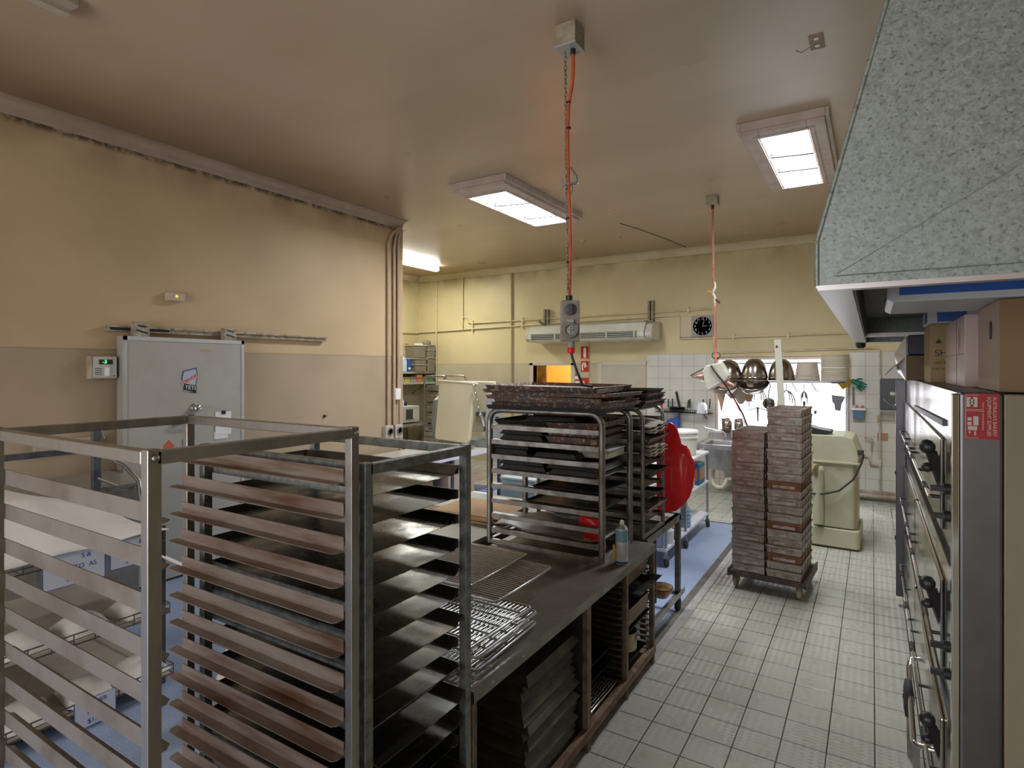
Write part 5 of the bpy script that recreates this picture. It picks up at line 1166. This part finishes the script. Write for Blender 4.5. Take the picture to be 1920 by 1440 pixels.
# wire rack shelf with knives & pans
ws=thing('wire_wall_shelf','black wire shelf with pans and knives on the white tiles','shelf',(-3.12,YB-.01,1.16))
mb=MB()
for k in range(27): mb.tube([(k*.035,-.24,.05),(k*.035,-.24,0),(k*.035,0,0)],.003,4)
for k in range(6): mb.cyl((0,-.24+k*.048,0),(.92,-.24+k*.048,0),.003,n=5)
mb.build('wires',blackink,ws)
MB().tube([(0,-.24,.05),(.92,-.24,.05)],.005,6).tube([(0,-.24,.0),(.92,-.24,.0)],.005,6).tube([(0,-.24,.025),(.92,-.24,.025)],.003,6).build('front_rails',blackink,ws)
for x in(.1,.8): MB().bar((x,-.22,0),(x,0,-.10),.01,.01).build('shelf_bracket',blackink,ws)
t=thing('frying_pan','stack of dark frying pans on the black wire shelf, one handle up','frying pan',(-2.78,9.72,1.17))
MB().lathe([(0,0),(.10,0),(.135,.045),(.14,.045)],n=26,cap=False).lathe([(0,.03),(.10,.03),(.13,.075),(.135,.075)],n=26,cap=False).build('pan_bowl',mat('pan_dark',(.035,.035,.04),.4,.3),t,solid=.004)
MB().bar((.03,.05,.07),(-.04,.10,.33),.035,.016).build('handle',black,t)
for i,(x,h,tl) in enumerate(((-3.02,.20,-.07),(-2.94,.18,0),(-2.87,.19,.0),(-2.62,.17,.01),(-2.58,.19,0),(-2.38,.19,.01),(-2.27,.20,.01))):
    t=thing('knife',f'black handled knife standing upright, {ORD[i]} from the left on the wire shelf','knife',(x,9.77,1.165),0,'knives in the wire shelf')
    MB().bar((tl,0,.07),(tl*1.8,0,h+.03),.022,.02).build('handle',black,t,bev=.004); MB().bar((0,0,.0),(tl,0,.07),.02,.003).build('blade',steel,t)
for x,m_,lab in((-3.07,mat('lime_plastic',(.3,.55,.05),.4),'lime green'),(-3.03,redpl,'red')):
    t=thing('peeler',f'{lab} handled peeler at the left end of the wire shelf','peeler',(x,9.70,1.165)); MB().box(-.015,.015,-.01,.01,.03,.14).build('handle',m_,t,bev=.004); MB().box(-.008,.008,-.004,.004,0,.03).build('blade',steel,t)
t=thing('plastic_jug','translucent white plastic jug upside down at the right end of the wire shelf','jug',(-2.36,9.66,1.165))
MB().lathe([(.09,0),(.085,.12),(.06,.17),(.0,.18)],n=22,cap=False).build('jug_body',mat('milky_plastic',(.72,.75,.80),.35),t)
t=thing('dustpan','blue plastic dustpan hanging under the wire shelf','dustpan',(-2.86,9.72,.93))
MB().prism([(-.12,-.04),(.08,-.10),(.12,.0),(.11,.17),(-.02,.12),(-.11,.09)],(0,0,0),(0,1,0),.08,(1,0,0),(0,0,1)).build('pan',bluepl,t,bev=.02)
MB().cyl((.09,.03,.15),(.11,.03,.21),.01).build('hook',bluepl,t)
for i,x in enumerate((-3.0,-2.92)):
    t=thing('bent_hook',('left' if i==0 else 'right')+' wire hook dangling under the left end of the wire shelf','hook',(x,9.7,1.16)); MB().tube([(0,0,0),(-.02,0,-.06),(.03,0,-.14),(.05,0,-.10)],.004,5).build('hook_wire',ug,t)

# trolley with white shelves
tl=thing('shelf_trolley','three-tier white shelf trolley on black castors behind the red board','trolley',(-1.66,5.75,0))
wt=mat('white_laminate',(.66,.67,.72),.35)
for z in(.15,.535,.88): MB().box(-.60,0,-.30,1.40,z,z+.03).build('shelf_board',wt,tl,bev=.003)
for x,y in((-.025,.40),(-.025,1.36),(-.58,.40),(-.58,1.36),(-.025,-.28),(-.58,-.28)):
    MB().box(x-.0,x+.022,y,y+.03,.09,.88).build('post',mat('trolley_grey',(.30,.32,.36),.4,.5),tl)
    MB().lathe([(0,-.014),(.040,-.014),(.045,0),(.040,.014),(0,.014)],M=Matrix.Translation((x+.01,y+.03,.045))@Matrix.Rotation(R(75),4,'Y'),n=20).build('caster_wheel',rubber,tl)
    MB().box(x-.01,x+.03,y+.005,y+.05,.075,.10).build('caster_fork',dsteel,tl)
bucket('lidded_pail','white lidded pail on top of the white trolley behind the red board',(-1.84,6.70,.912),.135,.155,.27,mat('offwhite_pail',(.68,.67,.60),.4),(.20,),lid=white)
t=thing('drink_carton','blue and orange cardboard pack on the middle shelf of the trolley','carton',(-1.77,6.85,.567)); 
MB().box(-.10,.10,-.13,.13,0,.24).build('pack_body',mat('pack_blue',(.02,.13,.26),.45),t,bev=.004); MB().box(.10,.102,-.10,.11,.05,.19).box(-.08,.08,-.132,-.13,.05,.19).build('pack_label',mat('pack_orange',(.45,.20,.09),.5),t)
t=thing('milk_bottle','white plastic bottle beside the blue and orange pack','bottle',(-1.74,6.55,.567)); MB().lathe([(0,0),(.055,0),(.06,.02),(.06,.16),(.03,.21),(.02,.23),(.022,.25),(0,.25)],n=22,cap=False).build('bottle_body',MATS['milky_plastic'],t)
t=thing('plastic_bag','crumpled clear and lilac plastic bag on the bottom shelf of the trolley','bag',(-1.88,6.12,.182))
mb=MB(); mb.lathe([(0,0),(.12,.0),(.15,.06),(.12,.14),(.05,.20),(.09,.24)],n=20,cap=False)
for v in mb.v: k=1+.2*math.sin(v.x*50+v.z*40)*math.cos(v.y*45); v.x*=k; v.y*=k
mb.build('bag_film',mat('lilac_film',(.45,.43,.58),.25,c2=(.62,.65,.72),scale=14),t)
t=thing('water_bottle','ribbed blue tinted water bottle on the bottom trolley shelf','bottle',(-1.72,6.34,.182))
MB().lathe([(0,0),(.05,0)]+[(.055+.004*math.sin(k*1.8),.01+k*.012) for k in range(16)]+[(.02,.24),(.02,.27),(0,.27)],n=22,cap=False).build('bottle_body',mat('blue_tint',(.25,.42,.55),.2),t)
carton('small brown carton at the front of the bottom trolley shelf',-1.80,-1.67,5.80,5.98,.182,.30,cardd,tape=False)
t=thing('storage_tub','clear blue lidded tub at the near end of the bottom trolley shelf','tub',(-1.90,5.60,.182))
MB().box(-.20,.20,-.13,.12,0,.18).build('tub_body',mat('clear_blue',(.33,.40,.55),.25),t,bev=.01); MB().box(-.21,.21,-.14,.13,.18,.20).build('lid',white,t,bev=.004)
bucket('white_tub','small white tub standing on the lower trolley shelf corner',(-1.71,5.68,.182),.05,.055,.13,white)
# ================= LONG TABLE WITH DOUGH SHEETER =================
tg=thing('long_table','long pale-topped table along the left wall carrying the dough sheeter','table',(-4.43,4.55,0))
MB().box(-.95,0,0,2.35,.76,.80).build('table_top',wtop,tg,bev=.003)
MB().box(0,.006,0,2.35,.755,.80).build('edge_strip',mat('lilac_edge',(.68,.68,.80),.35),tg)
MB().box(-.93,-.03,.05,2.30,.20,.225).build('lower_shelf',mat('blue_shelf',(.12,.20,.42),.45),tg)
nv=mat('navy_leg',(.035,.045,.075),.4)
for x,y in((-.05,.05),(-.05,1.20),(-.05,2.28),(-.92,.05),(-.92,1.20),(-.92,2.28)): MB().box(x,x+.04,y,y+.04,0,.76).build('leg',nv,tg)
sh2=thing('dough_sheeter','grey dough sheeter with two folded-up cream conveyor wings on the long table','dough sheeter',(-4.95,6.25,.80))
gm=mat('sheeter_grey',(.30,.32,.32),.4,.2,c2=(.24,.26,.26),scale=3); cb=mat('cream_belt',(.55,.50,.34),.5,c2=(.5,.45,.3),scale=2)
cbt=mat('cream_belt_top',(.70,.66,.5),.5)
MB().box(-.42,.52,.38,.62,0,.10).build('base',gm,sh2,bev=.01)
MB().prism([(0,0),(.26,0),(.28,.35),(.22,.55),(.12,.68),(.04,.62),(-.02,.3)],(.42,.36,.08),(1,0,0),.12,(0,1,0),(0,0,1)).build('side_housing',gm,sh2,bev=.015)
MB().prism([(0,0),(.26,0),(.28,.35),(.22,.55),(.12,.62),(.0,.55),(-.04,.2)],(-.48,.32,.08),(1,0,0),.08,(0,1,0),(0,0,1)).build('side_housing',gm,sh2,bev=.015)
Mp=Matrix.Translation((-.02,.22,.50))@Matrix.Rotation(R(-9),4,'X')@Matrix.Rotation(R(3),4,'Y')
MB().prism([(-.31,.40),(.31,.40),(.345,-.36),(.32,-.42),(-.22,-.42),(-.25,-.38)],Mp@Vector((0,-.03,0)),Mp.to_3x3()@Vector((0,1,0)),.06,Mp.to_3x3()@Vector((1,0,0)),Mp.to_3x3()@Vector((0,0,1))).build('conveyor_wing',cb,sh2,bev=.01)
MB().box(-.33,.33,-.04,.04,.395,.42,Mp).build('wing_roller',cbt,sh2,bev=.006)
Mq=Matrix.Translation((.02,.75,.52))@Matrix.Rotation(R(8),4,'X')
MB().box(-.30,.34,-.03,.03,-.36,.39,Mq).build('conveyor_wing',cbt,sh2,bev=.01)
mb=MB(); mb.bar((.34,.18,.88),(.42,.32,.30),.03,.03).bar((.36,.74,.88),(.44,.55,.40),.03,.03)
for k in range(5): mb.lathe([(0,0),(.016,0),(.016,.02),(0,.02)],M=Matrix.Translation((.345+k*.012,.18+.02*k,.86-k*.10))@Matrix.Rotation(R(90),4,'Y'),n=10)
mb.build('wing_strut',chrome,sh2)
MB().cyl((.55,.42,.42),(.60,.42,.42),.012).build('lever',black,sh2)
MB().box(-.2,.35,.05,.22,.02,.045).box(-.25,-.05,.0,.1,.0,.03).build('catch_tray',steel,sh2)
t=thing('black_stand','dark metal stand parked against the dough sheeter on the table','stand',(-4.75,7.02,.80)); MB().box(-.2,.05,-.1,.1,0,.03).box(-.08,-.04,-.02,.02,.03,.40).box(-.18,.06,-.08,.08,.40,.46).build('stand_frame',mat('green_grey',(.10,.12,.11),.4,.3),t,bev=.004)
bucket('white_pail','white pail with a hooped handle standing behind the counter rack on the long table',(-4.58,6.80,.80),.085,.10,.20,white,(.16,),handle=True)
carton('open carton with a torn flap and a small red mark under the long table',-4.85,-4.46,5.70,6.25,.226,.60,cardp,tape=False)
t=carton('taller brown carton at the back beneath the long table',-5.2,-4.88,5.6,6.3,.226,.70,cardd)
t=carton('orange-brown carton at the near end beneath the long table',-4.85,-4.50,5.05,5.45,.226,.62,cardd,tape=False)
t=thing('storage_tub','wrinkled white lined tub beneath the middle of the long table','tub',(-4.70,4.75,.226)); 
MB().prism([(-.20,0),(.20,0),(.24,.20),(-.24,.20)],(0,-.2,0),(0,1,0),.42,(1,0,0),(0,0,1)).build('tub_body',mat('lined_white',(.60,.62,.70),.5),t,bev=.01)
t=thing('storage_tub','small white tub on the floor in front of the torn carton','tub',(-4.22,5.95,0)); MB().prism([(-.10,0),(.10,0),(.12,.33),(-.12,.33)],(0,-.1,0),(0,1,0),.22,(1,0,0),(0,0,1)).build('tub_body',white,t,bev=.012)
t=thing('chest_cabinet','pale blue chest cabinet standing past the end of the brown carton','cabinet',(-3.04,5.25,0))
MB().box(-.20,.20,-.25,.25,.0,.76).build('body',mat('pale_blue_enamel',(.33,.45,.50),.35,c2=(.29,.40,.45),scale=4),t,bev=.01)
MB().box(-.205,.205,-.255,.255,.765,.79).build('lid',mat('pale_blue_lid',(.42,.50,.52),.35),t,bev=.005)
# table with flattened cartons, behind the bench
th=thing('work_table','dark framed work table behind the tray bench, piled with flattened cartons','table',(-2.20,2.75,0))
MB().box(-1.05,0,0,1.55,.745,.775).build('table_top',mat('grey_green_top',(.38,.39,.33),.4,c2=(.3,.31,.26),scale=4),th,bev=.003)
MB().box(-1.05,.0,.0,.03,.70,.745).box(-.03,.0,0,1.55,.70,.745).build('apron',brownframe,th)
for x,y in((-.05,.02),(-.05,1.48),(-1.04,.02),(-1.04,1.48)): MB().box(x,x+.04,y,y+.04,0,.745).build('leg',dsteel,th)
MB().box(-1.0,-.04,.05,1.5,.25,.27).build('lower_shelf',dsteel,th)
for i in range(6):
    a=[3,-4,6,1,-6,2][i]; 
    solo(MB().box(-.28-.02*(i%2),.28,-.20,.20+.03*(i%3),0,.009),'flattened_carton',card if i!=0 else mat('printed_card',(.35,.22,.12),.8),f'flattened cardboard carton, {ORD[5-i]} from the top of the pile behind the bench rack','cardboard',(-2.56+.02*(i%3),3.62,.777+i*.0105),(R(.0),R(.0),R(a)),'flattened cartons on the work table')
solo(MB().prism([(-.14,0),(.12,.0),(.10,.008),(-.12,.02)],(0,-.2,0),(0,1,0),.36,(1,0,0),(0,0,1)),'flattened_carton',cardd,'folded brown carton flap lying at the left edge of the flattened carton pile','cardboard',(-3.0,3.50,.778),(0,0,R(20)))
# ================= ALCOVE =================
as_=thing('alcove_bench','steel bench along the alcove wall with a microwave on it','bench',(-8.52,6.6,0))
MB().box(0,1.02,0,2.9,.77,.80).build('bench_top',dsteel,as_,bev=.003)
MB().box(.05,1.0,.1,2.85,.2,.22).build('lower_shelf',mat('brown_shelf',(.25,.17,.09),.6),as_)
for x,y in((.96,.05),(.96,1.5),(.96,2.8),(.03,.05),(.03,2.8)): MB().box(x,x+.04,y,y+.04,0,.77).build('leg',steel,as_)
for i,(z,lab) in enumerate(((1.82,'upper brown wall shelf in the alcove with jerrycans and baskets'),(1.60,'lower alcove shelf lined with small coloured boxes'))):
    t=thing('wall_shelf',lab,'shelf',(-8.53,6.8,z)); MB().box(0,.50,0,3.0,-.03,0).build('shelf_board',mat('shelf_brown',(.24,.17,.11),.6),t)
    MB().box(.49,.505,0,3.0,-.035,.005).build('front_lip',mat('lip_grey',(.42,.40,.35),.4),t)
    for y in(.3,1.6,2.8): MB().bar((.4,y,-.03),(.02,y,-.25),.02,.02).build('shelf_bracket',dsteel,t)
t=thing('shelf_rail','chrome rail and baskets along the lower alcove shelf','rail',(-8.03,6.8,1.70)); MB().cyl((0,0,0),(0,3.0,0),.01).cyl((0,0,-.0),(0,0,-.08),.008).cyl((0,3.0,0),(0,3.0,-.08),.008).build('rail_bar',steel,t)
cols=[((.5,.25,.3),'pink'),((.12,.35,.5),'blue'),((.28,.26,.24),'grey'),((.42,.06,.12),'crimson'),((.55,.50,.40),'cream'),((.55,.45,.06),'yellow'),((.30,.30,.28),'ash grey'),((.62,.20,.08),'orange'),((.20,.21,.20),'slate'),((.05,.26,.12),'green')]
for i,(c_,nm) in enumerate(cols):
    solo(MB().box(-.1,.1,-.085,.085,0,.11 if i!=7 else .16),'storage_box',mat('box_'+nm,c_,.5),f'small {nm} storage box on the lower shelf of the alcove','storage box',(-8.13,8.0+i*.185,1.602),bev=.004)
for i,(y,lab) in enumerate(((8.62,'left of two white jerrycans on the upper alcove shelf'),(8.83,'right of two white jerrycans on the upper alcove shelf'))):
    t=thing('jerrycan',lab,'jerrycan',(-8.12,y,1.822)); mc=mat('jerry_white',(.62,.72,.80),.35)
    MB().prism([(-.09,0),(.09,0),(.09,.22),(.05,.28),(-.06,.28),(-.09,.22)],(-.08,0,0),(1,0,0),.16,(0,1,0),(0,0,1)).build('body',mc,t,bev=.015)
    MB().tube([(0,-.05,.27),(0,-.04,.33),(0,.02,.33),(0,.05,.27)],.014,7).build('handle',mc,t); MB().cyl((0,.06,.26),(0,.06,.31),.02).build('cap',white,t)
t=thing('storage_box','bright blue and white box beside the jerrycans on the upper alcove shelf','storage box',(-8.14,9.02,1.822)); MB().box(-.07,.07,-.05,.05,0,.26).build('carton_body',bluepl,t); MB().box(.07,.072,-.03,.04,.05,.09).build('label',whiteink,t)
grw=mat('woven_grey_brown',(.27,.24,.17),.75,c2=(.17,.15,.11),scale=30)
bk=[(9.30,.0,.15,'lowest'),(9.30,.155,.12,'middle'),(9.28,.29,.26,'tallest top')]
def basket(label,y,z,h,w=.19,x=-8.14):
    t=thing('storage_basket',label,'basket',(x,y,1.822+z)); MB().prism([(-w*.85,0),(w*.85,0),(w,h),(-w,h)],(-.12,0,0),(1,0,0),.26,(0,1,0),(0,0,1)).build('basket_body',grw,t,bev=.008)
    MB().box(-.13,.15,-w-.01,w+.01,h-.012,h+.004).build('rim',mat('basket_rim',(.46,.44,.36),.5),t); return t
for y,z,h,n_ in bk: basket(f'{n_} grey-brown basket of the left stack on the upper alcove shelf',y,z,h)
for i,(z,h) in enumerate(((0,.30),(.305,.16),(.47,.10))): basket(f'{["bottom","middle","top"][i]} brown wicker basket of the right stack in the alcove corner',9.64,z-.0,h,.13)
solo(MB().lathe([(0,0),(.1,.0),(.09,.07),(.05,.10),(0,.11)],n=12),'bundle',mat('dry_bundle',(.35,.3,.2),.9,c2=(.15,.13,.08),scale=40,bump=1,bscale=50),'tangled dry bundle piled on the corner baskets in the alcove','bundle',(-8.14,9.64,1.822+.578))
for x,y,c_,nm in((-8.2,9.16,(.5,.22,.12),'reddish'),(-8.1,9.35,(.75,.74,.70),'white')): solo(MB().box(-.05,.05,-.08,.08,0,.035),'packet',mat('packet_'+nm,c_,.5),f'{nm} packet on top of the left basket stack in the alcove','packet',(x,y,1.822+.556),bev=.005)
t=thing('microwave','white microwave with a dark door on the alcove bench','microwave',(-8.0,8.55,.802)); mwm=mat('appliance_white',(.60,.62,.60),.4)
MB().box(-.24,.22,-.30,.45,.02,.34).build('case',mwm,t,bev=.008); MB().box(.22,.225,.05,.25,.08,.28).build('door_window',mat('mw_glass',(.05,.07,.06),.2),t); MB().box(.22,.24,.27,.29,.08,.28).build('door_handle',white,t)
for y in(-.25,.4): MB().cyl((0,y,0),(0,y,.02),.02).build('foot',black,t)
t=thing('kitchen_appliance','pale rounded appliance at the left end of the alcove bench beside the microwave','appliance',(-7.98,7.75,.802)); MB().prism([(-.22,0),(.22,0),(.22,.28),(.12,.48),(-.10,.50),(-.2,.30)],(-.2,0,0),(1,0,0),.42,(0,1,0),(0,0,1)).build('case',mwm,t,bev=.02)
for i,(x,y,h,m_,lab) in enumerate(((-8.0,8.35,.14,mat('beige_jar',(.5,.42,.33),.6),'beige jar on top of the microwave'),(-7.9,8.6,.16,white,'white bottle on top of the microwave'),(-8.0,8.8,.10,black,'black gadget on top of the microwave'))):
    t=thing('container',lab,'container',(x,y,1.143)); MB().lathe([(0,0),(.05,0),(.052,h*.6),(.03,h*.8),(.03,h),(0,h)],n=16,cap=False).build('body',m_,t)
rf=round_rack('round-topped tray trolley standing in the alcove behind the dough sheeter',-6.80,-6.28,8.0,8.55,0.02,1.76,[1.55-.095*i for i in range(14)],steel,r=.016,cr=.10,name='tray_trolley')
for i in range(9):
    solo(tray_mesh(.46,.50,.02,.03),'baking_tray',[mat('pale_tray_load',(.50,.48,.38),.6,c2=(.25,.18,.12),scale=8,rnd=1),crusty][i%2],f'loaded tray on the {ORD[i]} slide from the top of the alcove trolley','tray',(-6.54,8.275,1.56-.095*i),(0,R(1.5*((i%3)-1)),0),'trays in the alcove trolley',solid=.002,soff=1)

# ================= LEFT FOREGROUND: BREAD STAND ETC =================
ds=thing('bread_stand','tiered wire bread stand lined with white paper, seen through the empty rack','display stand',(-3.62,1.25,0))
wd=mat('dark_wire',(.16,.16,.16),.35,.8)
for x in(-.02,-.95):
    for y in(-.75,.62): MB().box(x-.012,x+.012,y-.012,y+.012,0,.95).build('post',wd,ds)
tiers=[(.92,0),(.50,.06),(.15,.10)]
for i,(z,xo) in enumerate(tiers):
    mb=MB()
    x1=xo; x0=-.95
    for zz in(z-.055,z,): mb.tube([(x1,-.75,zz),(x1,.62,zz)],.004,5); mb.tube([(x0,.62,zz),(x1,.62,zz)],.004,5)
    mb.tube([(x1,-.75,z-.028),(x1,.62,z-.028)],.0025,5)
    for k in range(15): y=-.75+1.37*k/14; mb.tube([(x1,y,z+.004),(x1,y,z-.06),(x0,y,z-.06)],.003,4)
    mb.build('wire_tier',wd,ds)
    if i>0:
        MB().box(x0,x1-.01,-.74,.61,z-.055,z-.05).build('tier_board',mat('beige_board',(.40,.35,.28),.6,c2=(.33,.28,.22),scale=3),ds)
t=thing('paper_cover','white paper draped over bread on the top tier of the wire stand','paper',(-3.62,1.25,.93))
mb=MB()
def cov(u,v):
    x=-1.0+1.05*u; y=-.78+1.40*v; e=min(u,1-u,v,1-v)
    z=.21*min(1,max(0,(1-u))*2.2)**.8*min(1,v*4,(1-v)*3.0)**.8+.008*math.sin(9*u+5*v)+.006*math.sin(23*v)
    return Vector((x,y,z+.004))
mb.grid(cov,26,30); mb.build('sheet',paper,t,solid=.003)
t=thing('paper_cover','pointed white paper sheet hanging off the far end of the bread stand','paper',(-3.58,1.74,.78))
mb=MB(); mb.add([(-.5,-.05,.12),(-.02,-.05,.11),(.05,.22,-.10),(-.05,.34,-.16),(-.5,.3,-.10)],[(0,1,2,3,4)]); mb.build('sheet',paper,t,solid=.004)
for i,z in enumerate((.45,.10)):
    for k in range(5):
        t=thing('bread_bag',f'white bread packet, {ORD[k]} from the near end of the stand\'s {"middle" if i==0 else "bottom"} tier','bread packet',(-3.74+.04*i,.68+k*.27,z),R(random.uniform(-10,10)),'wrapped bread on the wire stand')
        mb=MB(); mb.grid(lambda u,v:Vector((-.14+.28*u,-.11+.22*v,.09*(math.sin(PI*u)*math.sin(PI*v))**.45)),10,10); mb.build('wrapper',mat('bread_wrap',(.66,.65,.61),.5,c2=(.56,.54,.5),scale=8,rnd=1),t)
price=mat('price_card',(.60,.63,.72),.5)
def pcard(label,y0,y1,z0,z1,lines,x=-3.60,name='price_card'):
    t=thing(name,label,'price card',(x,(y0+y1)/2,z0)); w=(y1-y0)/2; h=z1-z0
    MB().box(0,.003,-w,w,0,h).build('card',price,t); MB().box(-.001,.0035,-w-.003,-w,0,h).box(-.001,.0035,w,w+.003,0,h).box(-.001,.0035,-w,w,-.003,0).build('card_border',blueink,t)
    for k,(tx,sz,dz) in enumerate(lines): text(tx,sz,blueink,t,(.0035,0,h*dz),(R(90),0,R(90)),.0004,'card_lettering')
pcard('blue-lettered tomato price card on the front of the bread stand top tier',1.26,1.54,.755,.93,(('           S &',.034,.80),('TOMATO  AS',.034,.50),('$3.30',.036,.20)))
pcard('blue-lettered price card to the right of the tomato one',1.57,1.80,.775,.93,(('         &',.032,.80),('HERB',.034,.50),('$3.30',.036,.20)))
pcard('dinner roll price card on the bottom tier of the bread stand',1.36,1.55,.02,.16,(('DINNER',.030,.82),('ROLL',.032,.5),('$1.00',.034,.18)),x=-3.50)
# bread slicer
bs=thing('bread_slicer','grey bread slicing machine with chrome arms behind the bread stand','bread slicer',(-4.65,1.90,0))
gb=mat('slicer_grey',(.30,.29,.27),.4,.4,c2=(.24,.23,.21),scale=4)
MB().box(-.72,-.01,-.40,.42,.60,1.02).build('body',gb,bs,bev=.01); MB().box(-.60,-.05,-.3,.35,.0,.60).build('pedestal',gb,bs,bev=.01)
MB().box(-.74,.0,-.42,.44,1.02,1.05).build('top_plate',mat('slicer_top',(.36,.35,.32),.35,.5),bs,bev=.003)
bl=mat('blued_steel',(.16,.20,.27),.3,.85,c2=(.3,.32,.36),scale=14)
MB().box(.01,.05,.00,.05,.85,1.49).build('upright_post',bl,bs,bev=.002)
MB().box(.01,.05,-.90,.10,1.315,1.355).build('horizontal_arm',bl,bs,bev=.002)
MB().tube([(.03,.08,1.28),(.03,.20,1.20),(.03,.30,1.07),(.03,.32,.90)],.018,8).build('bent_arm',chrome,bs)
MB().cyl((.06,.02,1.13),(.03,.16,1.05),.008).build('gas_strut',mat('brassy_strut',(.45,.4,.3),.3,.8),bs)
MB().tube([(.03,.02,1.49),(.03,.05,1.46),(.03,.07,1.40)],.012,6).build('latch',chrome,bs)
t=thing('wall_plate','cream wall plate with a dark rotary knob left of the coolroom door','wall plate',(XL,1.85,1.24))
MB().box(0,.04,0,.45,0,.10).build('plate',mat('plate_cream',(.42,.34,.24),.5),t); MB().lathe([(0,0),(.035,0),(.03,.03),(0,.03)],M=Matrix.Translation((.04,.22,.05))@Matrix.Rotation(R(90),4,'Y'),n=18).build('knob',brownframe,t)
t=thing('spice_jar','orange-red ribbed jar with a black lid on a ledge at the far left','jar',(-4.72,1.15,1.08))
MB().lathe([(0,0),(.042,0),(.042,.13),(0,.13)],n=22,cap=False).build('jar_body',mat('orange_ribbed',(.45,.13,.06),.4,c2=(.35,.09,.04),scale=40,stretch=(1,1,.1)),t); MB().lathe([(0,.13),(.045,.13),(.042,.155),(0,.158)],n=22,cap=False).build('lid',black,t)
solo(MB().box(-.3,.3,-.15,.15,0,.03).box(-.28,-.25,-.13,-.1,-1.05,0).box(.25,.28,.1,.13,-1.05,0).box(.25,.28,-.13,-.1,-1.05,0).box(-.28,-.25,.1,.13,-1.05,0),'side_ledge',mat('taupe_ledge',(.36,.29,.23),.5),'narrow taupe ledge table behind the bread stand','ledge',(-4.91,1.10,1.05)) 
t=bucket('bucket','pale blue bucket with a brown rimmed bowl on top beyond the front rack',(-3.35,2.45,0),.16,.19,.40,mat('pale_bucket',(.40,.48,.60),.4))
MB().lathe([(0,.41),(.10,.42),(.17,.46),(.175,.47),(.16,.47),(.0,.43)],n=28,cap=False).build('bowl',mat('brown_bowl',(.20,.14,.08),.4,.3),t)
t=thing('cloth_sack','cream cloth sack slumped on the blue floor beyond the front rack','sack',(-3.10,2.05,0))
mb=MB(); mb.lathe([(0,0),(.12,0),(.14,.1),(.11,.25),(.09,.38),(.04,.46),(0,.46)],n=20,cap=False)
for v in mb.v: k=1+.14*math.sin(v.z*18+math.atan2(v.y,v.x)*3); v.x*=k; v.y*=k
mb.build('sack_cloth',mat('cream_sack',(.62,.56,.44),.85),t)

# separate loose pieces into parts of their own
for o in [o for o in bpy.data.objects if o.type=='MESH' and o.name.split('.')[0] in ('corner_trim','divider','edge_lip','cord_gland','copper_fitting','rail_bracket','shelf_bracket','support_leg','grip','handle_bracket','hanger_slot','supply_pipe','wing_strut','rusty_clamp','pipe_clip','box_seam','control_knob','edge_trim','cable_tie','foot_rail','side_strap','rib','door_frame','moulding')]:
    split(o)
